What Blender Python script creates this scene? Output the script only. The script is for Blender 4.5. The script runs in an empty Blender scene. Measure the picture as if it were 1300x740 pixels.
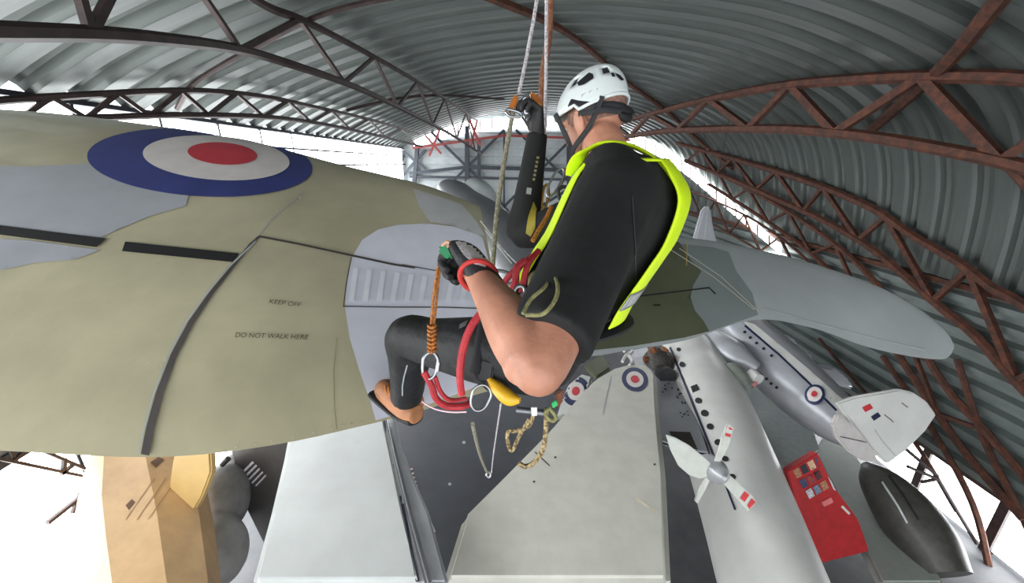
import bpy, bmesh, math, random
from mathutils import Vector, Matrix
from mathutils.bvhtree import BVHTree
random.seed(7)
PI = math.pi
# ------------------------------------------------------------------ camera, world, lights, exposure
FPX, CX, CY = 500.0, 650.0, 370.0
PITCH = math.radians(18.0)
CAM = Vector((0, 0, 10.0))
SP, CP = math.sin(PITCH), math.cos(PITCH)
FWD, UP, RIGHT = Vector((0, CP, -SP)), Vector((0, SP, CP)), Vector((1, 0, 0))
scene = bpy.context.scene
col = scene.collection
cd = bpy.data.cameras.new('camera')
cd.sensor_width = 36.0
cd.sensor_fit = 'HORIZONTAL'
cd.lens = 36.0 * FPX / 1300.0
cd.clip_start = 0.05
cd.clip_end = 300
cam = bpy.data.objects.new('camera', cd)
col.objects.link(cam)
cam.location = CAM
cam.rotation_euler = (PI / 2 - PITCH, 0, 0)
scene.camera = cam
world = bpy.data.worlds.new('sky')
scene.world = world
world.use_nodes = True
wb = world.node_tree.nodes['Background']
wb.inputs[0].default_value = (0.93, 0.97, 1.0, 1)
wb.inputs[1].default_value = 2.3
scene.view_settings.view_transform = 'Standard'
scene.view_settings.look = 'None'
scene.view_settings.gamma = 1.0
scene.view_settings.use_curve_mapping = False
scene.view_settings.exposure = 0.36
PANE_POWER = 9.0


# ------------------------------------------------------------------ helpers
def ray(px, py):
    return RIGHT * ((px - CX) / FPX) + FWD + UP * ((CY - py) / FPX)


def P(px, py, d):
    return CAM + ray(px, py) * d


def PZ(px, py, z):                      # meet a level, z relative to the camera's height
    r = ray(px, py)
    return CAM + r * (z / r.z)


def PX(px, py, x):
    r = ray(px, py)
    return CAM + r * (x / r.x)


def PY(px, py, y):
    r = ray(px, py)
    return CAM + r * (y / r.y)


def depth_of(p):
    return (p - CAM).dot(FWD)


def lin(c):
    return tuple(((v / 255.0) / 12.92 if v / 255.0 <= 0.04045 else ((v / 255.0 + 0.055) / 1.055) ** 2.4) for v in c) + (1.0,)


MATS = {}


def mat(name, c, rough=0.5, metal=0.0, var=0.12, scale=6.0, bump=0.0, bscale=40.0, c2=None, emit=None, stretch=None, spec=0.5, thr=None, coat=0.0):
    if name in MATS:
        return MATS[name]
    m = bpy.data.materials.new(name)
    m.use_nodes = True
    nt = m.node_tree
    b = nt.nodes['Principled BSDF']
    b.inputs['Roughness'].default_value = rough
    b.inputs['Metallic'].default_value = metal
    b.inputs['Specular IOR Level'].default_value = spec
    b.inputs['Coat Weight'].default_value = coat
    c1 = lin(c)
    tc = nt.nodes.new('ShaderNodeTexCoord')
    mp = nt.nodes.new('ShaderNodeMapping')
    nt.links.new(tc.outputs['Object'], mp.inputs['Vector'])
    if stretch:
        mp.inputs['Scale'].default_value = stretch
    nz = nt.nodes.new('ShaderNodeTexNoise')
    nz.inputs['Scale'].default_value = scale
    nz.inputs['Detail'].default_value = 5.0
    nz.inputs['Roughness'].default_value = 0.6
    nt.links.new(mp.outputs[0], nz.inputs['Vector'])
    rp = nt.nodes.new('ShaderNodeValToRGB')
    if c2 is None:
        lo = tuple(max(0, v * (1 - var)) for v in c1[:3]) + (1,)
        hi = tuple(min(1, v * (1 + var)) for v in c1[:3]) + (1,)
    else:
        lo, hi = c1, lin(c2)
    t0, t1 = thr or (0.35, 0.65)
    rp.color_ramp.elements[0].position = t0
    rp.color_ramp.elements[1].position = t1
    rp.color_ramp.elements[0].color = lo
    rp.color_ramp.elements[1].color = hi
    nt.links.new(nz.outputs['Fac'], rp.inputs[0])
    nt.links.new(rp.outputs[0], b.inputs['Base Color'])
    if bump:
        n2 = nt.nodes.new('ShaderNodeTexNoise')
        n2.inputs['Scale'].default_value = bscale
        n2.inputs['Detail'].default_value = 4.0
        nt.links.new(mp.outputs[0], n2.inputs['Vector'])
        bp = nt.nodes.new('ShaderNodeBump')
        bp.inputs['Strength'].default_value = bump
        bp.inputs['Distance'].default_value = 0.01
        nt.links.new(n2.outputs['Fac'], bp.inputs['Height'])
        nt.links.new(bp.outputs[0], b.inputs['Normal'])
    if emit:
        b.inputs['Emission Color'].default_value = lin(c)
        b.inputs['Emission Strength'].default_value = emit
    MATS[name] = m
    return m


def rope_mat(name, c, c2, scale=120.0, rough=0.8):
    if name in MATS:
        return MATS[name]
    m = mat(name, c, rough, c2=c2, scale=scale, thr=(0.42, 0.58), bump=0.6, bscale=scale * 1.5)
    return m


def link(name, me, m=None, parent=None, smooth=True, angle=0.7):
    o = bpy.data.objects.new(name, me)
    col.objects.link(o)
    if m is not None and not me.materials:
        me.materials.append(m)
    if smooth:
        me.polygons.foreach_set('use_smooth', [True] * len(me.polygons))
        if angle:
            me.set_sharp_from_angle(angle=angle)
    if parent is not None:
        setpar(o, parent)
    return o


def world_loc(o):
    v = Vector(o.location)
    p = o.parent
    if p is not None:
        v = o.matrix_parent_inverse @ v
        v = world_loc(p) + v
    return v


def setpar(o, parent):
    o.parent = parent
    o.matrix_parent_inverse = Matrix.Translation(-world_loc(parent))


def empty(name, loc):
    o = bpy.data.objects.new(name, None)
    o.empty_display_size = 0.1
    col.objects.link(o)
    o.location = loc
    return o


def tag(o, label=None, cat=None, group=None, kind=None):
    if label:
        o['label'] = label
    if cat:
        o['category'] = cat
    if group:
        o['group'] = group
    if kind:
        o['kind'] = kind
    return o


def thing(name, label, cat, loc, group=None):
    return tag(empty(name, loc), label, cat, group)


def mesh_of(bm, name='mesh'):
    me = bpy.data.meshes.new(name)
    bm.normal_update()
    bm.to_mesh(me)
    bm.free()
    return me


def obj(name, bm, m, parent=None, smooth=True, angle=0.7):
    return link(name, mesh_of(bm, name), m, parent, smooth, angle)


def catmull(pts, n=8):
    pts = [tuple(p) for p in pts]
    if len(pts) < 3:
        out = []
        for i in range(n + 1):
            t = i / n
            out.append(tuple(a + (b - a) * t for a, b in zip(pts[0], pts[1])))
        return out
    q = [tuple(2 * a - b for a, b in zip(pts[0], pts[1]))] + pts + [tuple(2 * a - b for a, b in zip(pts[-1], pts[-2]))]
    out = []
    for i in range(1, len(q) - 2):
        p0, p1, p2, p3 = q[i - 1], q[i], q[i + 1], q[i + 2]
        for k in range(n):
            t = k / n
            out.append(tuple(0.5 * ((2 * b) + (-a + c) * t + (2 * a - 5 * b + 4 * c - d) * t * t + (-a + 3 * b - 3 * c + d) * t ** 3)
                             for a, b, c, d in zip(p0, p1, p2, p3)))
    out.append(pts[-1])
    return out


def add_tube(bm, pts, radii, seg=10, ref=None, closed=False):
    """rings along a polyline; radii: number, or (a, b) per point; ref fixes the direction of axis a"""
    pts = [Vector(p) for p in pts]
    n = len(pts)
    if not isinstance(radii, (list, tuple)) or (len(radii) == 2 and n != 2 and not isinstance(radii[0], (list, tuple))):
        radii = [radii] * n
    rings = []
    prev = None
    for i, p in enumerate(pts):
        if closed:
            t = (pts[(i + 1) % n] - pts[i - 1]).normalized()
        else:
            t = (pts[min(i + 1, n - 1)] - pts[max(i - 1, 0)])
            t = t.normalized() if t.length > 1e-9 else Vector((0, 0, 1))
        if ref is not None:
            a = Vector(ref) - t * Vector(ref).dot(t)
        elif prev is None:
            h = Vector((0, 0, 1)) if abs(t.z) < 0.9 else Vector((1, 0, 0))
            a = h - t * h.dot(t)
        else:
            a = prev - t * prev.dot(t)
        a.normalize()
        prev = a
        b = t.cross(a)
        r = radii[i]
        ra, rb = (r, r) if not isinstance(r, (list, tuple)) else r
        rings.append([bm.verts.new(p + a * (math.cos(2 * PI * k / seg) * ra) + b * (math.sin(2 * PI * k / seg) * rb)) for k in range(seg)])
    m = n if closed else n - 1
    for i in range(m):
        A, B = rings[i], rings[(i + 1) % n]
        for k in range(seg):
            bm.faces.new((A[k], A[(k + 1) % seg], B[(k + 1) % seg], B[k]))
    if not closed:
        bm.faces.new(rings[0][::-1])
        bm.faces.new(rings[-1])
    return rings


def tube(name, pts, r, m, parent=None, seg=10, n=6, ref=None, closed=False, smooth_path=True):
    bm = bmesh.new()
    if isinstance(r, (list,)):
        full = [tuple(p) + ((x, x) if not isinstance(x, (tuple, list)) else tuple(x)) for p, x in zip(pts, r)]
        cm = catmull(full, n) if smooth_path else full
        add_tube(bm, [c[:3] for c in cm], [tuple(c[3:5]) for c in cm], seg, ref, closed)
    else:
        cm = catmull(list(pts) + ([pts[0]] if closed else []), n) if smooth_path else pts
        if closed:
            cm = cm[:-1]
        add_tube(bm, cm, [(r, r)] * len(cm), seg, ref, closed)
    bmesh.ops.recalc_face_normals(bm, faces=bm.faces[:])
    return obj(name, bm, m, parent)


def add_box(bm, c, size, rot=None):
    g = bmesh.ops.create_cube(bm, size=1.0)
    M = Matrix.Translation(c) @ (rot.to_4x4() if rot else Matrix()) @ Matrix.Diagonal((size[0], size[1], size[2], 1))
    bmesh.ops.transform(bm, matrix=M, verts=g['verts'])
    return g['verts']


def add_beam(bm, a, b, w, h=None, up=(0, 0, 1)):
    a, b = Vector(a), Vector(b)
    h = h or w
    t = (b - a)
    L = t.length
    t.normalize()
    u = Vector(up)
    if abs(u.dot(t)) > 0.95:
        u = Vector((1, 0, 0))
    s = t.cross(u).normalized()
    u = s.cross(t).normalized()
    R = Matrix((s, t, u)).transposed()
    return add_box(bm, (a + b) / 2, (w, L, h), R)


def beam(name, a, b, w, m, parent, h=None):
    bm = bmesh.new()
    add_beam(bm, a, b, w, h)
    return obj(name, bm, m, parent, smooth=False)


def add_ell(bm, c, ax, rad, seg=20, rings=12):
    """ellipsoid with axes ax (three unit vectors) and radii rad"""
    g = bmesh.ops.create_uvsphere(bm, u_segments=seg, v_segments=rings, radius=1.0)
    R = Matrix((Vector(ax[0]) * rad[0], Vector(ax[1]) * rad[1], Vector(ax[2]) * rad[2])).transposed().to_4x4()
    bmesh.ops.transform(bm, matrix=Matrix.Translation(c) @ R, verts=g['verts'])
    return g['verts']


def remesh(bm, voxel, smooth_it=4, fac=0.5):
    bmesh.ops.recalc_face_normals(bm, faces=bm.faces[:])
    me = mesh_of(bm, 'raw')
    o = bpy.data.objects.new('raw', me)
    col.objects.link(o)
    md = o.modifiers.new('r', 'REMESH')
    md.mode = 'VOXEL'
    md.voxel_size = voxel
    md.adaptivity = 0
    if smooth_it:
        s = o.modifiers.new('s', 'SMOOTH')
        s.factor = fac
        s.iterations = smooth_it
    dg = bpy.context.evaluated_depsgraph_get()
    dg.update()
    out = bpy.data.meshes.new_from_object(o.evaluated_get(dg))
    bpy.data.objects.remove(o)
    bpy.data.meshes.remove(me)
    out.materials.clear()
    return out


def plate(name, pts, thick, m, parent=None, bevel=0.02, direction=None, seg=2, dome=0.0):
    """a slab whose near face is the given 3D outline"""
    pts = [Vector(p) for p in pts]
    c = sum(pts, Vector()) / len(pts)
    nrm = Vector()
    for i in range(len(pts)):
        nrm += (pts[i] - c).cross(pts[(i + 1) % len(pts)] - c)
    nrm.normalize()
    if nrm.dot(CAM - c) < 0:
        nrm = -nrm
        pts = pts[::-1]
    dv = Vector(direction) if direction is not None else -nrm
    bm = bmesh.new()
    vs = [bm.verts.new(p) for p in pts]
    f = bm.faces.new(vs)
    e = bmesh.ops.extrude_face_region(bm, geom=[f])
    ev = [g for g in e['geom'] if isinstance(g, bmesh.types.BMVert)]
    bmesh.ops.translate(bm, verts=ev, vec=dv.normalized() * thick)
    bmesh.ops.recalc_face_normals(bm, faces=bm.faces[:])
    if bevel:
        bmesh.ops.bevel(bm, geom=bm.edges[:], offset=bevel, segments=seg, affect='EDGES', clamp_overlap=True)
    bmesh.ops.triangulate(bm, faces=[f for f in bm.faces if len(f.verts) > 4])
    bmesh.ops.recalc_face_normals(bm, faces=bm.faces[:])
    return obj(name, bm, m, parent, angle=0.6)


BV = {}


def bvh(o):
    if o.name not in BV:
        me = o.data
        off = world_loc(o)
        BV[o.name] = BVHTree.FromPolygons([v.co + off for v in me.vertices], [tuple(p.vertices) for p in me.polygons])
    return BV[o.name]


LASTD = [3.0]


def hit(o, px, py):
    loc, nrm, i, d = bvh(o).ray_cast(CAM, ray(px, py).normalized())
    if loc is None:
        loc, nrm, i, d = bvh(o).find_nearest(P(px, py, LASTD[0]))
    else:
        LASTD[0] = depth_of(loc)
    if nrm.dot(ray(px, py)) > 0:
        nrm = -nrm
    return loc, nrm


def decal(name, on, poly, off, m, parent=None, grid=10.0):
    """paint or a thin panel lying on a surface: outline cut into cells and laid on the mesh"""
    bm = bmesh.new()
    f = bm.faces.new([bm.verts.new((x, y, 0)) for x, y in poly])
    xs = [p[0] for p in poly]
    ys = [p[1] for p in poly]
    x = math.floor(min(xs) / grid) * grid + grid
    while x < max(xs):
        bmesh.ops.bisect_plane(bm, geom=bm.verts[:] + bm.edges[:] + bm.faces[:], plane_co=(x, 0, 0), plane_no=(1, 0, 0))
        x += grid
    y = math.floor(min(ys) / grid) * grid + grid
    while y < max(ys):
        bmesh.ops.bisect_plane(bm, geom=bm.verts[:] + bm.edges[:] + bm.faces[:], plane_co=(0, y, 0), plane_no=(0, 1, 0))
        y += grid
    bmesh.ops.triangulate(bm, faces=[f for f in bm.faces if len(f.verts) > 4])
    miss = []
    for v in bm.verts:
        if bvh(on).ray_cast(CAM, ray(v.co.x, v.co.y).normalized())[0] is None:
            miss.append(v)
            continue
        l, n = hit(on, v.co.x, v.co.y)
        v.co = l + n * off
    if miss:
        bmesh.ops.delete(bm, geom=miss, context='VERTS')
    bm.normal_update()
    for f in bm.faces:
        if f.normal.dot(CAM - f.calc_center_median()) < 0:
            f.normal_flip()
    return obj(name, bm, m, parent or on, angle=None)


def ellipse(cx, cy, a, b, ang=0.0, n=40):
    ca, sa = math.cos(math.radians(ang)), math.sin(math.radians(ang))
    return [(cx + a * math.cos(t) * ca - b * math.sin(t) * sa, cy + a * math.cos(t) * sa + b * math.sin(t) * ca)
            for t in [2 * PI * k / n for k in range(n)]]


def disc(name, on, c, a, b, ang, off, m, parent=None, rings=6, n=48, r0=0.0):
    bm = bmesh.new()
    rr = [r0 + (1 - r0) * k / rings for k in range(rings + 1)]
    R = []
    for r in rr:
        if r == 0:
            l, nn = hit(on, *c)
            R.append([bm.verts.new(l + nn * off)])
        else:
            ring = []
            for x, y in ellipse(c[0], c[1], a * r, b * r, ang, n):
                l, nn = hit(on, x, y)
                ring.append(bm.verts.new(l + nn * off))
            R.append(ring)
    for i in range(rings):
        A, B = R[i], R[i + 1]
        for k in range(n):
            if len(A) == 1:
                bm.faces.new((A[0], B[k], B[(k + 1) % n]))
            else:
                bm.faces.new((A[k], B[k], B[(k + 1) % n], A[(k + 1) % n]))
    bm.normal_update()
    for f in bm.faces:
        if f.normal.dot(CAM - f.calc_center_median()) < 0:
            f.normal_flip()
    return obj(name, bm, m, parent or on, angle=None)


def roundel(on, c, a, b, ang, off, parent, fr=(1.0, 0.66, 0.3), cols=('roundel_blue', 'roundel_white', 'roundel_red'), shift=(0, 0)):
    nm = ('roundel_outer_ring', 'roundel_middle_ring', 'roundel_centre')
    for i in range(3):
        cc = (c[0] + shift[0] * i, c[1] + shift[1] * i)
        disc(nm[i], on, cc, a * fr[i], b * fr[i], ang, off * (1 + 0.5 * i), MATS[cols[i]], parent, rings=5)


def strip(a, b, w):
    dx, dy = b[0] - a[0], b[1] - a[1]
    L = math.hypot(dx, dy) or 1
    nx, ny = -dy / L * w / 2, dx / L * w / 2
    return [(a[0] + nx, a[1] + ny), (b[0] + nx, b[1] + ny), (b[0] - nx, b[1] - ny), (a[0] - nx, a[1] - ny)]


def polystrip(pts, w):
    L, R = [], []
    for i, p in enumerate(pts):
        a, b = pts[max(i - 1, 0)], pts[min(i + 1, len(pts) - 1)]
        dx, dy = b[0] - a[0], b[1] - a[1]
        q = math.hypot(dx, dy) or 1
        ww = w[i] if isinstance(w, (list, tuple)) else w
        L.append((p[0] - dy / q * ww / 2, p[1] + dx / q * ww / 2))
        R.append((p[0] + dy / q * ww / 2, p[1] - dx / q * ww / 2))
    return L + R[::-1]


def text_on(name, on, s, a, b, h, off, m, parent, shear=0.0):
    """stencil lettering laid on a surface along the baseline a-b"""
    cu = bpy.data.curves.new(name, 'FONT')
    cu.body = s
    cu.size = 1.0
    cu.shear = shear
    t = bpy.data.objects.new(name, cu)
    col.objects.link(t)
    dg = bpy.context.evaluated_depsgraph_get()
    dg.update()
    me = bpy.data.meshes.new_from_object(t.evaluated_get(dg))
    bpy.data.objects.remove(t)
    xs = [v.co.x for v in me.vertices]
    x0, x1 = min(xs), max(xs)
    for v in me.vertices:
        k = (v.co.x - x0) / (x1 - x0)
        px = a[0] + (b[0] - a[0]) * k
        py = a[1] + (b[1] - a[1]) * k - v.co.y * h / 0.7
        l, n = hit(on, px, py)
        v.co = l + n * off
    me.materials.clear()
    return link(name, me, m, parent, smooth=False)


# ------------------------------------------------------------------ materials
galv = mat('galvanised_sheet', (84, 90, 87), 0.45, 0.3, var=0.15, scale=1.0, stretch=(0.4, 5.0, 0.4))
rust = mat('rusty_steel', (62, 36, 28), 0.75, 0.1, c2=(100, 56, 36), scale=5, thr=(0.4, 0.7), bump=0.3, bscale=30)
darksteel = mat('dark_painted_steel', (58, 46, 44), 0.6, 0.2, var=0.3, scale=4)
blacksteel = mat('blue_black_steel', (50, 54, 62), 0.55, 0.3, var=0.2)
redsteel = mat('red_oxide_steel', (140, 60, 58), 0.6, 0.1, var=0.2)
palesteel = mat('pale_steel', (190, 195, 195), 0.45, 0.3, var=0.1)
pane_m = mat('daylit_pane', (250, 253, 255), 0.3, emit=PANE_POWER, var=0.0)
concrete = mat('dark_concrete', (74, 75, 78), 0.55, var=0.25, scale=1.2, bump=0.05)
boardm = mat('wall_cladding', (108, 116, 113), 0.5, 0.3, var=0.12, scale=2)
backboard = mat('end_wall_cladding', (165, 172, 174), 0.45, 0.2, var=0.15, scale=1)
mat('roundel_blue', (58, 66, 128), 0.45, var=0.1)
mat('roundel_white', (226, 218, 214), 0.45, var=0.05)
mat('roundel_red', (205, 62, 74), 0.45, var=0.06)
mat('roundel_navy', (44, 52, 92), 0.4, var=0.1)
olive = mat('olive_drab_paint', (190, 182, 152), 0.28, var=0.1, scale=2.5, coat=0.5)
lilac = mat('lavender_grey_paint', (226, 226, 238), 0.24, 0.0, var=0.06, scale=3, coat=0.25)
bluegrey = mat('ocean_grey_paint', (170, 172, 178), 0.42, var=0.07, scale=2.5)
seam = mat('dark_seam', (78, 72, 70), 0.7, var=0.1)
slotm = mat('black_slot', (24, 22, 24), 0.8, var=0.1)
stencil = mat('stencil_black', (84, 80, 66), 0.7, var=0.3, scale=60)
olive_dk = mat('dark_green_paint', (84, 88, 68), 0.4, var=0.12, scale=2)
wing_grey = mat('pale_grey_wing_paint', (162, 166, 166), 0.4, var=0.06, scale=2)
tipgrey = mat('sea_grey_paint', (124, 132, 130), 0.4, var=0.06, scale=2)
whitep = mat('white_aircraft_paint', (212, 212, 208), 0.38, var=0.05, scale=1.5)
offwhite = mat('off_white_paint', (204, 202, 192), 0.4, var=0.06, scale=2)
silver = mat('silver_aircraft_paint', (176, 178, 184), 0.35, 0.25, var=0.08, scale=1.2)
darkgrey = mat('dark_grey_aircraft_paint', (78, 80, 86), 0.4, var=0.12, scale=1.5)
navy = mat('navy_stripe', (32, 36, 66), 0.4, var=0.1)
blackm = mat('black_rubber', (26, 26, 28), 0.6, var=0.2)

# ------------------------------------------------------------------ the hangar shell
PROF = [(-9, 1.2), (-8, 1.72), (-7, 2.15), (-5, 2.85), (-2.5, 3.5), (0.5, 3.85), (3, 3.85), (6, 3.5), (8.5, 2.8), (10.5, 1.9), (11.7, 0.9), (12.35, -0.4), (12.65, -1.8), (12.78, -3.3)]
prof = catmull(PROF, 4)
Y0, Y1 = -8.0, 34.75
FLOOR = -10.0
XL, XR = -9.0, 12.85


def roof_z(x):
    if x <= prof[0][0]:
        return prof[0][1]
    for (a, za), (b, zb) in zip(prof, prof[1:]):
        if a <= x <= b:
            return za + (zb - za) * (x - a) / (b - a)
    return -99.0 if x > XR else prof[-1][1] - (x - prof[-1][0]) * 40


def outside(p, inset):
    k = 0.0 if p.x < 9 else inset * 1.2
    return p.x < XL + inset or p.x > XR - 0.32 - inset * 0.5 or p.z > roof_z(p.x + k) - inset * (1.0 if k == 0 else 0.5) or p.y > Y1 - 0.5


def roof_hit(px, py, inset=0.15, tmax=60.0):
    r = ray(px, py)
    t, dt = 1.0, 0.25
    while t < tmax:
        p = r * t
        if outside(p, inset):
            break
        t += dt
    a, b = t - dt, t
    for _ in range(20):
        c = (a + b) / 2
        p = r * c
        if outside(p, inset):
            b = c
        else:
            a = c
    return CAM + r * a


# ceiling of separate corrugated sheets, one trough and one crown each
ceiling = tag(empty('ceiling', (0, 10, CAM.z + 3)), 'curved corrugated metal barrel roof of the hangar', kind='structure')
PITCHY = 0.95
cross = [(0, 0), (0.42, 0), (0.50, 0.08), (0.55, 0.20), (0.63, 0.26), (0.80, 0.26), (0.88, 0.20), (0.93, 0.08), (1.01, 0.004)]
bm = bmesh.new()
rows = []
for i, (x, z) in enumerate(prof):
    a, b = prof[max(i - 1, 0)], prof[min(i + 1, len(prof) - 1)]
    n = Vector((-(b[1] - a[1]), 0, b[0] - a[0])).normalized()
    rows.append([bm.verts.new(Vector((x, y * PITCHY, CAM.z + z)) + n * h) for y, h in cross])
for A, B in zip(rows, rows[1:]):
    for k in range(len(cross) - 1):
        bm.faces.new((A[k], B[k], B[k + 1], A[k + 1]))
bmesh.ops.recalc_face_normals(bm, faces=bm.faces[:])
sheet_me = mesh_of(bm, 'roof_sheet')
sheet_me.materials.append(galv)
sheet_me.polygons.foreach_set('use_smooth', [True] * len(sheet_me.polygons))
sheet_me.set_sharp_from_angle(angle=0.35)
k = 0
while Y0 + k * PITCHY < Y1:
    o = bpy.data.objects.new('roof_sheet', sheet_me)
    col.objects.link(o)
    o.location = (0, Y0 + k * PITCHY, 0)
    setpar(o, ceiling)
    k += 1
# outer weather skin so that no light leaks through the sheet laps
bm = bmesh.new()
rows = []
for i, (x, z) in enumerate(prof):
    a, b = prof[max(i - 1, 0)], prof[min(i + 1, len(prof) - 1)]
    n = Vector((-(b[1] - a[1]), 0, b[0] - a[0])).normalized()
    rows.append([bm.verts.new(Vector((x, y, CAM.z + z)) + n * 0.30) for y in (Y0, Y1 + 0.6)])
for A, B in zip(rows, rows[1:]):
    bm.faces.new((A[0], B[0], B[1], A[1]))
obj('roof_deck', bm, galv, ceiling)
# floor
bm = bmesh.new()
add_box(bm, ((XL + XR) / 2, (Y0 + Y1) / 2, CAM.z + FLOOR - 0.1), (XR - XL + 1, Y1 - Y0 + 1, 0.2))
floor = tag(obj('floor', bm, concrete, None, False), 'dark grey concrete hangar floor', kind='structure')
# left wall: glazed from the floor to the eaves, in a dark frame
wall_left = tag(empty('wall_left', (XL, 10, 0)), 'long glazed hangar side wall with dark frames', kind='structure')
rowsz = [(1.12, 0.62), (0.54, -0.02), (-0.12, -1.7), (-1.9, -4.9), (-5.1, -9.7)]
pw = 2.1
cols_n = int((Y1 - Y0) / pw)
wallm = mat('side_wall_panel', (120, 122, 124), 0.5, 0.2, var=0.15, scale=1)
for r, (zt, zb) in enumerate(rowsz):
    bm = bmesh.new()
    add_box(bm, (0, 0, 0), (0.03, pw - 0.06, zt - zb))
    me_p = mesh_of(bm, 'pane')
    me_p.materials.append(pane_m)
    me_s = me_p.copy()
    me_s.materials.clear()
    me_s.materials.append(wallm)
    for c in range(cols_n):
        yc = Y0 + (c + 0.5) * pw
        solid = r == 3 or (r == 4 and not 2 < yc < 11)
        o = bpy.data.objects.new('wall_panel' if solid else 'pane', me_s if solid else me_p)
        col.objects.link(o)
        o.location = (XL, yc, CAM.z + (zt + zb) / 2)
        setpar(o, wall_left)
for zz, h in ((1.2, 0.1), (0.58, 0.07), (-0.07, 0.08), (-1.8, 0.2), (-5.0, 0.2), (-9.85, 0.3)):
    beam('rail', (XL, Y0, CAM.z + zz), (XL, Y1, CAM.z + zz), 0.14, blacksteel, wall_left, h)
bm = bmesh.new()
add_box(bm, (0, 0, 0), (0.08, 0.06, 11.2))
mul = mesh_of(bm, 'mullion')
mul.materials.append(blacksteel)
for c in range(cols_n + 1):
    o = bpy.data.objects.new('mullion', mul)
    col.objects.link(o)
    o.location = (XL, Y0 + c * pw, CAM.z - 4.4)
    setpar(o, wall_left)
# right wall: lapped horizontal boards
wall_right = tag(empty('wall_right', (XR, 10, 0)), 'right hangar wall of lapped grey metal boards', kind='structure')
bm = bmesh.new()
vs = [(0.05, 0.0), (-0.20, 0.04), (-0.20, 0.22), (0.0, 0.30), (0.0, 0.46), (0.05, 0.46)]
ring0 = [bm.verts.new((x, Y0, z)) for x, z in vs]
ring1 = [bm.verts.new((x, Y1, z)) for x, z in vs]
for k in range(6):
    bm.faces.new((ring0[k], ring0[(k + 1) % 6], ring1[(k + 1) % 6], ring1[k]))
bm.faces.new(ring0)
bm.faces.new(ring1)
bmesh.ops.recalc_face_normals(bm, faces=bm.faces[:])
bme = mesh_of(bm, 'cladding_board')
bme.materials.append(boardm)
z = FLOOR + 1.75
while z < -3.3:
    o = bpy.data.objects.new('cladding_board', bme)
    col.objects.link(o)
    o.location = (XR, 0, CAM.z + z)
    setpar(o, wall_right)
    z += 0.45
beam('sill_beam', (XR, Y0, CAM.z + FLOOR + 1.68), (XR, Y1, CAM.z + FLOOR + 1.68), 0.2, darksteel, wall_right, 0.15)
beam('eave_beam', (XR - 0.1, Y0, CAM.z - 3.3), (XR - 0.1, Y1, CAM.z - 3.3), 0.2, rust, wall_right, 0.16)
# low windows along the foot of the right wall
win2 = tag(empty('window_2', (XR, 10, 0)), 'strip of low bright windows along the foot of the right wall', kind='structure')
bm = bmesh.new()
add_box(bm, (0, 0, 0), (0.04, 1.75, 1.45))
wme = mesh_of(bm, 'pane')
wme.materials.append(pane_m)
bm = bmesh.new()
add_box(bm, (0, 0, 0), (0.16, 0.22, 1.6))
fme = mesh_of(bm, 'window_frame')
fme.materials.append(darksteel)
for k in range(21):
    yy = Y0 + 1 + k * 2.0
    if not 5 < yy < 30:
        bm = bmesh.new()
        add_box(bm, (XR, yy, CAM.z + FLOOR + 0.86), (0.1, 1.78, 1.5))
        obj('blank_panel', bm, boardm, win2, False)
    else:
        o = bpy.data.objects.new('pane', wme)
        col.objects.link(o)
        o.location = (XR, yy, CAM.z + FLOOR + 0.86)
        setpar(o, win2)
    o = bpy.data.objects.new('window_frame', fme)
    col.objects.link(o)
    o.location = (XR, yy + 1.0, CAM.z + FLOOR + 0.8)
    setpar(o, win2)
# far end wall
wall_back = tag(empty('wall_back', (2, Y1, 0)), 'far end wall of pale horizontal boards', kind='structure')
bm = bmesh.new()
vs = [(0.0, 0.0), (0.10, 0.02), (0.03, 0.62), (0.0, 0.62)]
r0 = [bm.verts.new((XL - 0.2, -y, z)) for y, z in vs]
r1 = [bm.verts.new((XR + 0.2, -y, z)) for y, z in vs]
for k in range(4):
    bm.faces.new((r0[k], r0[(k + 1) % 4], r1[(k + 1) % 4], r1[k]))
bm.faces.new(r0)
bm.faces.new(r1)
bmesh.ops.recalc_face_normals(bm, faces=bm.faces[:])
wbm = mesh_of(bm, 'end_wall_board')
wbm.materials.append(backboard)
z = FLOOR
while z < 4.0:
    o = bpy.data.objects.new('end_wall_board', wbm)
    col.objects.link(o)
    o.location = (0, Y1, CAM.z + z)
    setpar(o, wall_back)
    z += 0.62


def pane_quads(parent, top, bot, n, on, frame_m, fw=0.06):
    """panes between two sampled edges, each with a bar at its side"""
    A, B = catmull(top, 8), catmull(bot, 8)

    def at(L, t):
        x = t * (len(L) - 1)
        i = min(int(x), len(L) - 2)
        return tuple(a + (b - a) * (x - i) for a, b in zip(L[i], L[i + 1]))
    for k in range(n):
        t0, t1 = (k + 0.06) / n, (k + 0.94) / n
        q = [on(*at(A, t0)), on(*at(A, t1)), on(*at(B, t1)), on(*at(B, t0))]
        plate('pane', q, 0.03, pane_m, parent, bevel=0)
        beam('window_frame', on(*at(A, k / n)), on(*at(B, k / n)), fw, frame_m, parent)


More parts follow.
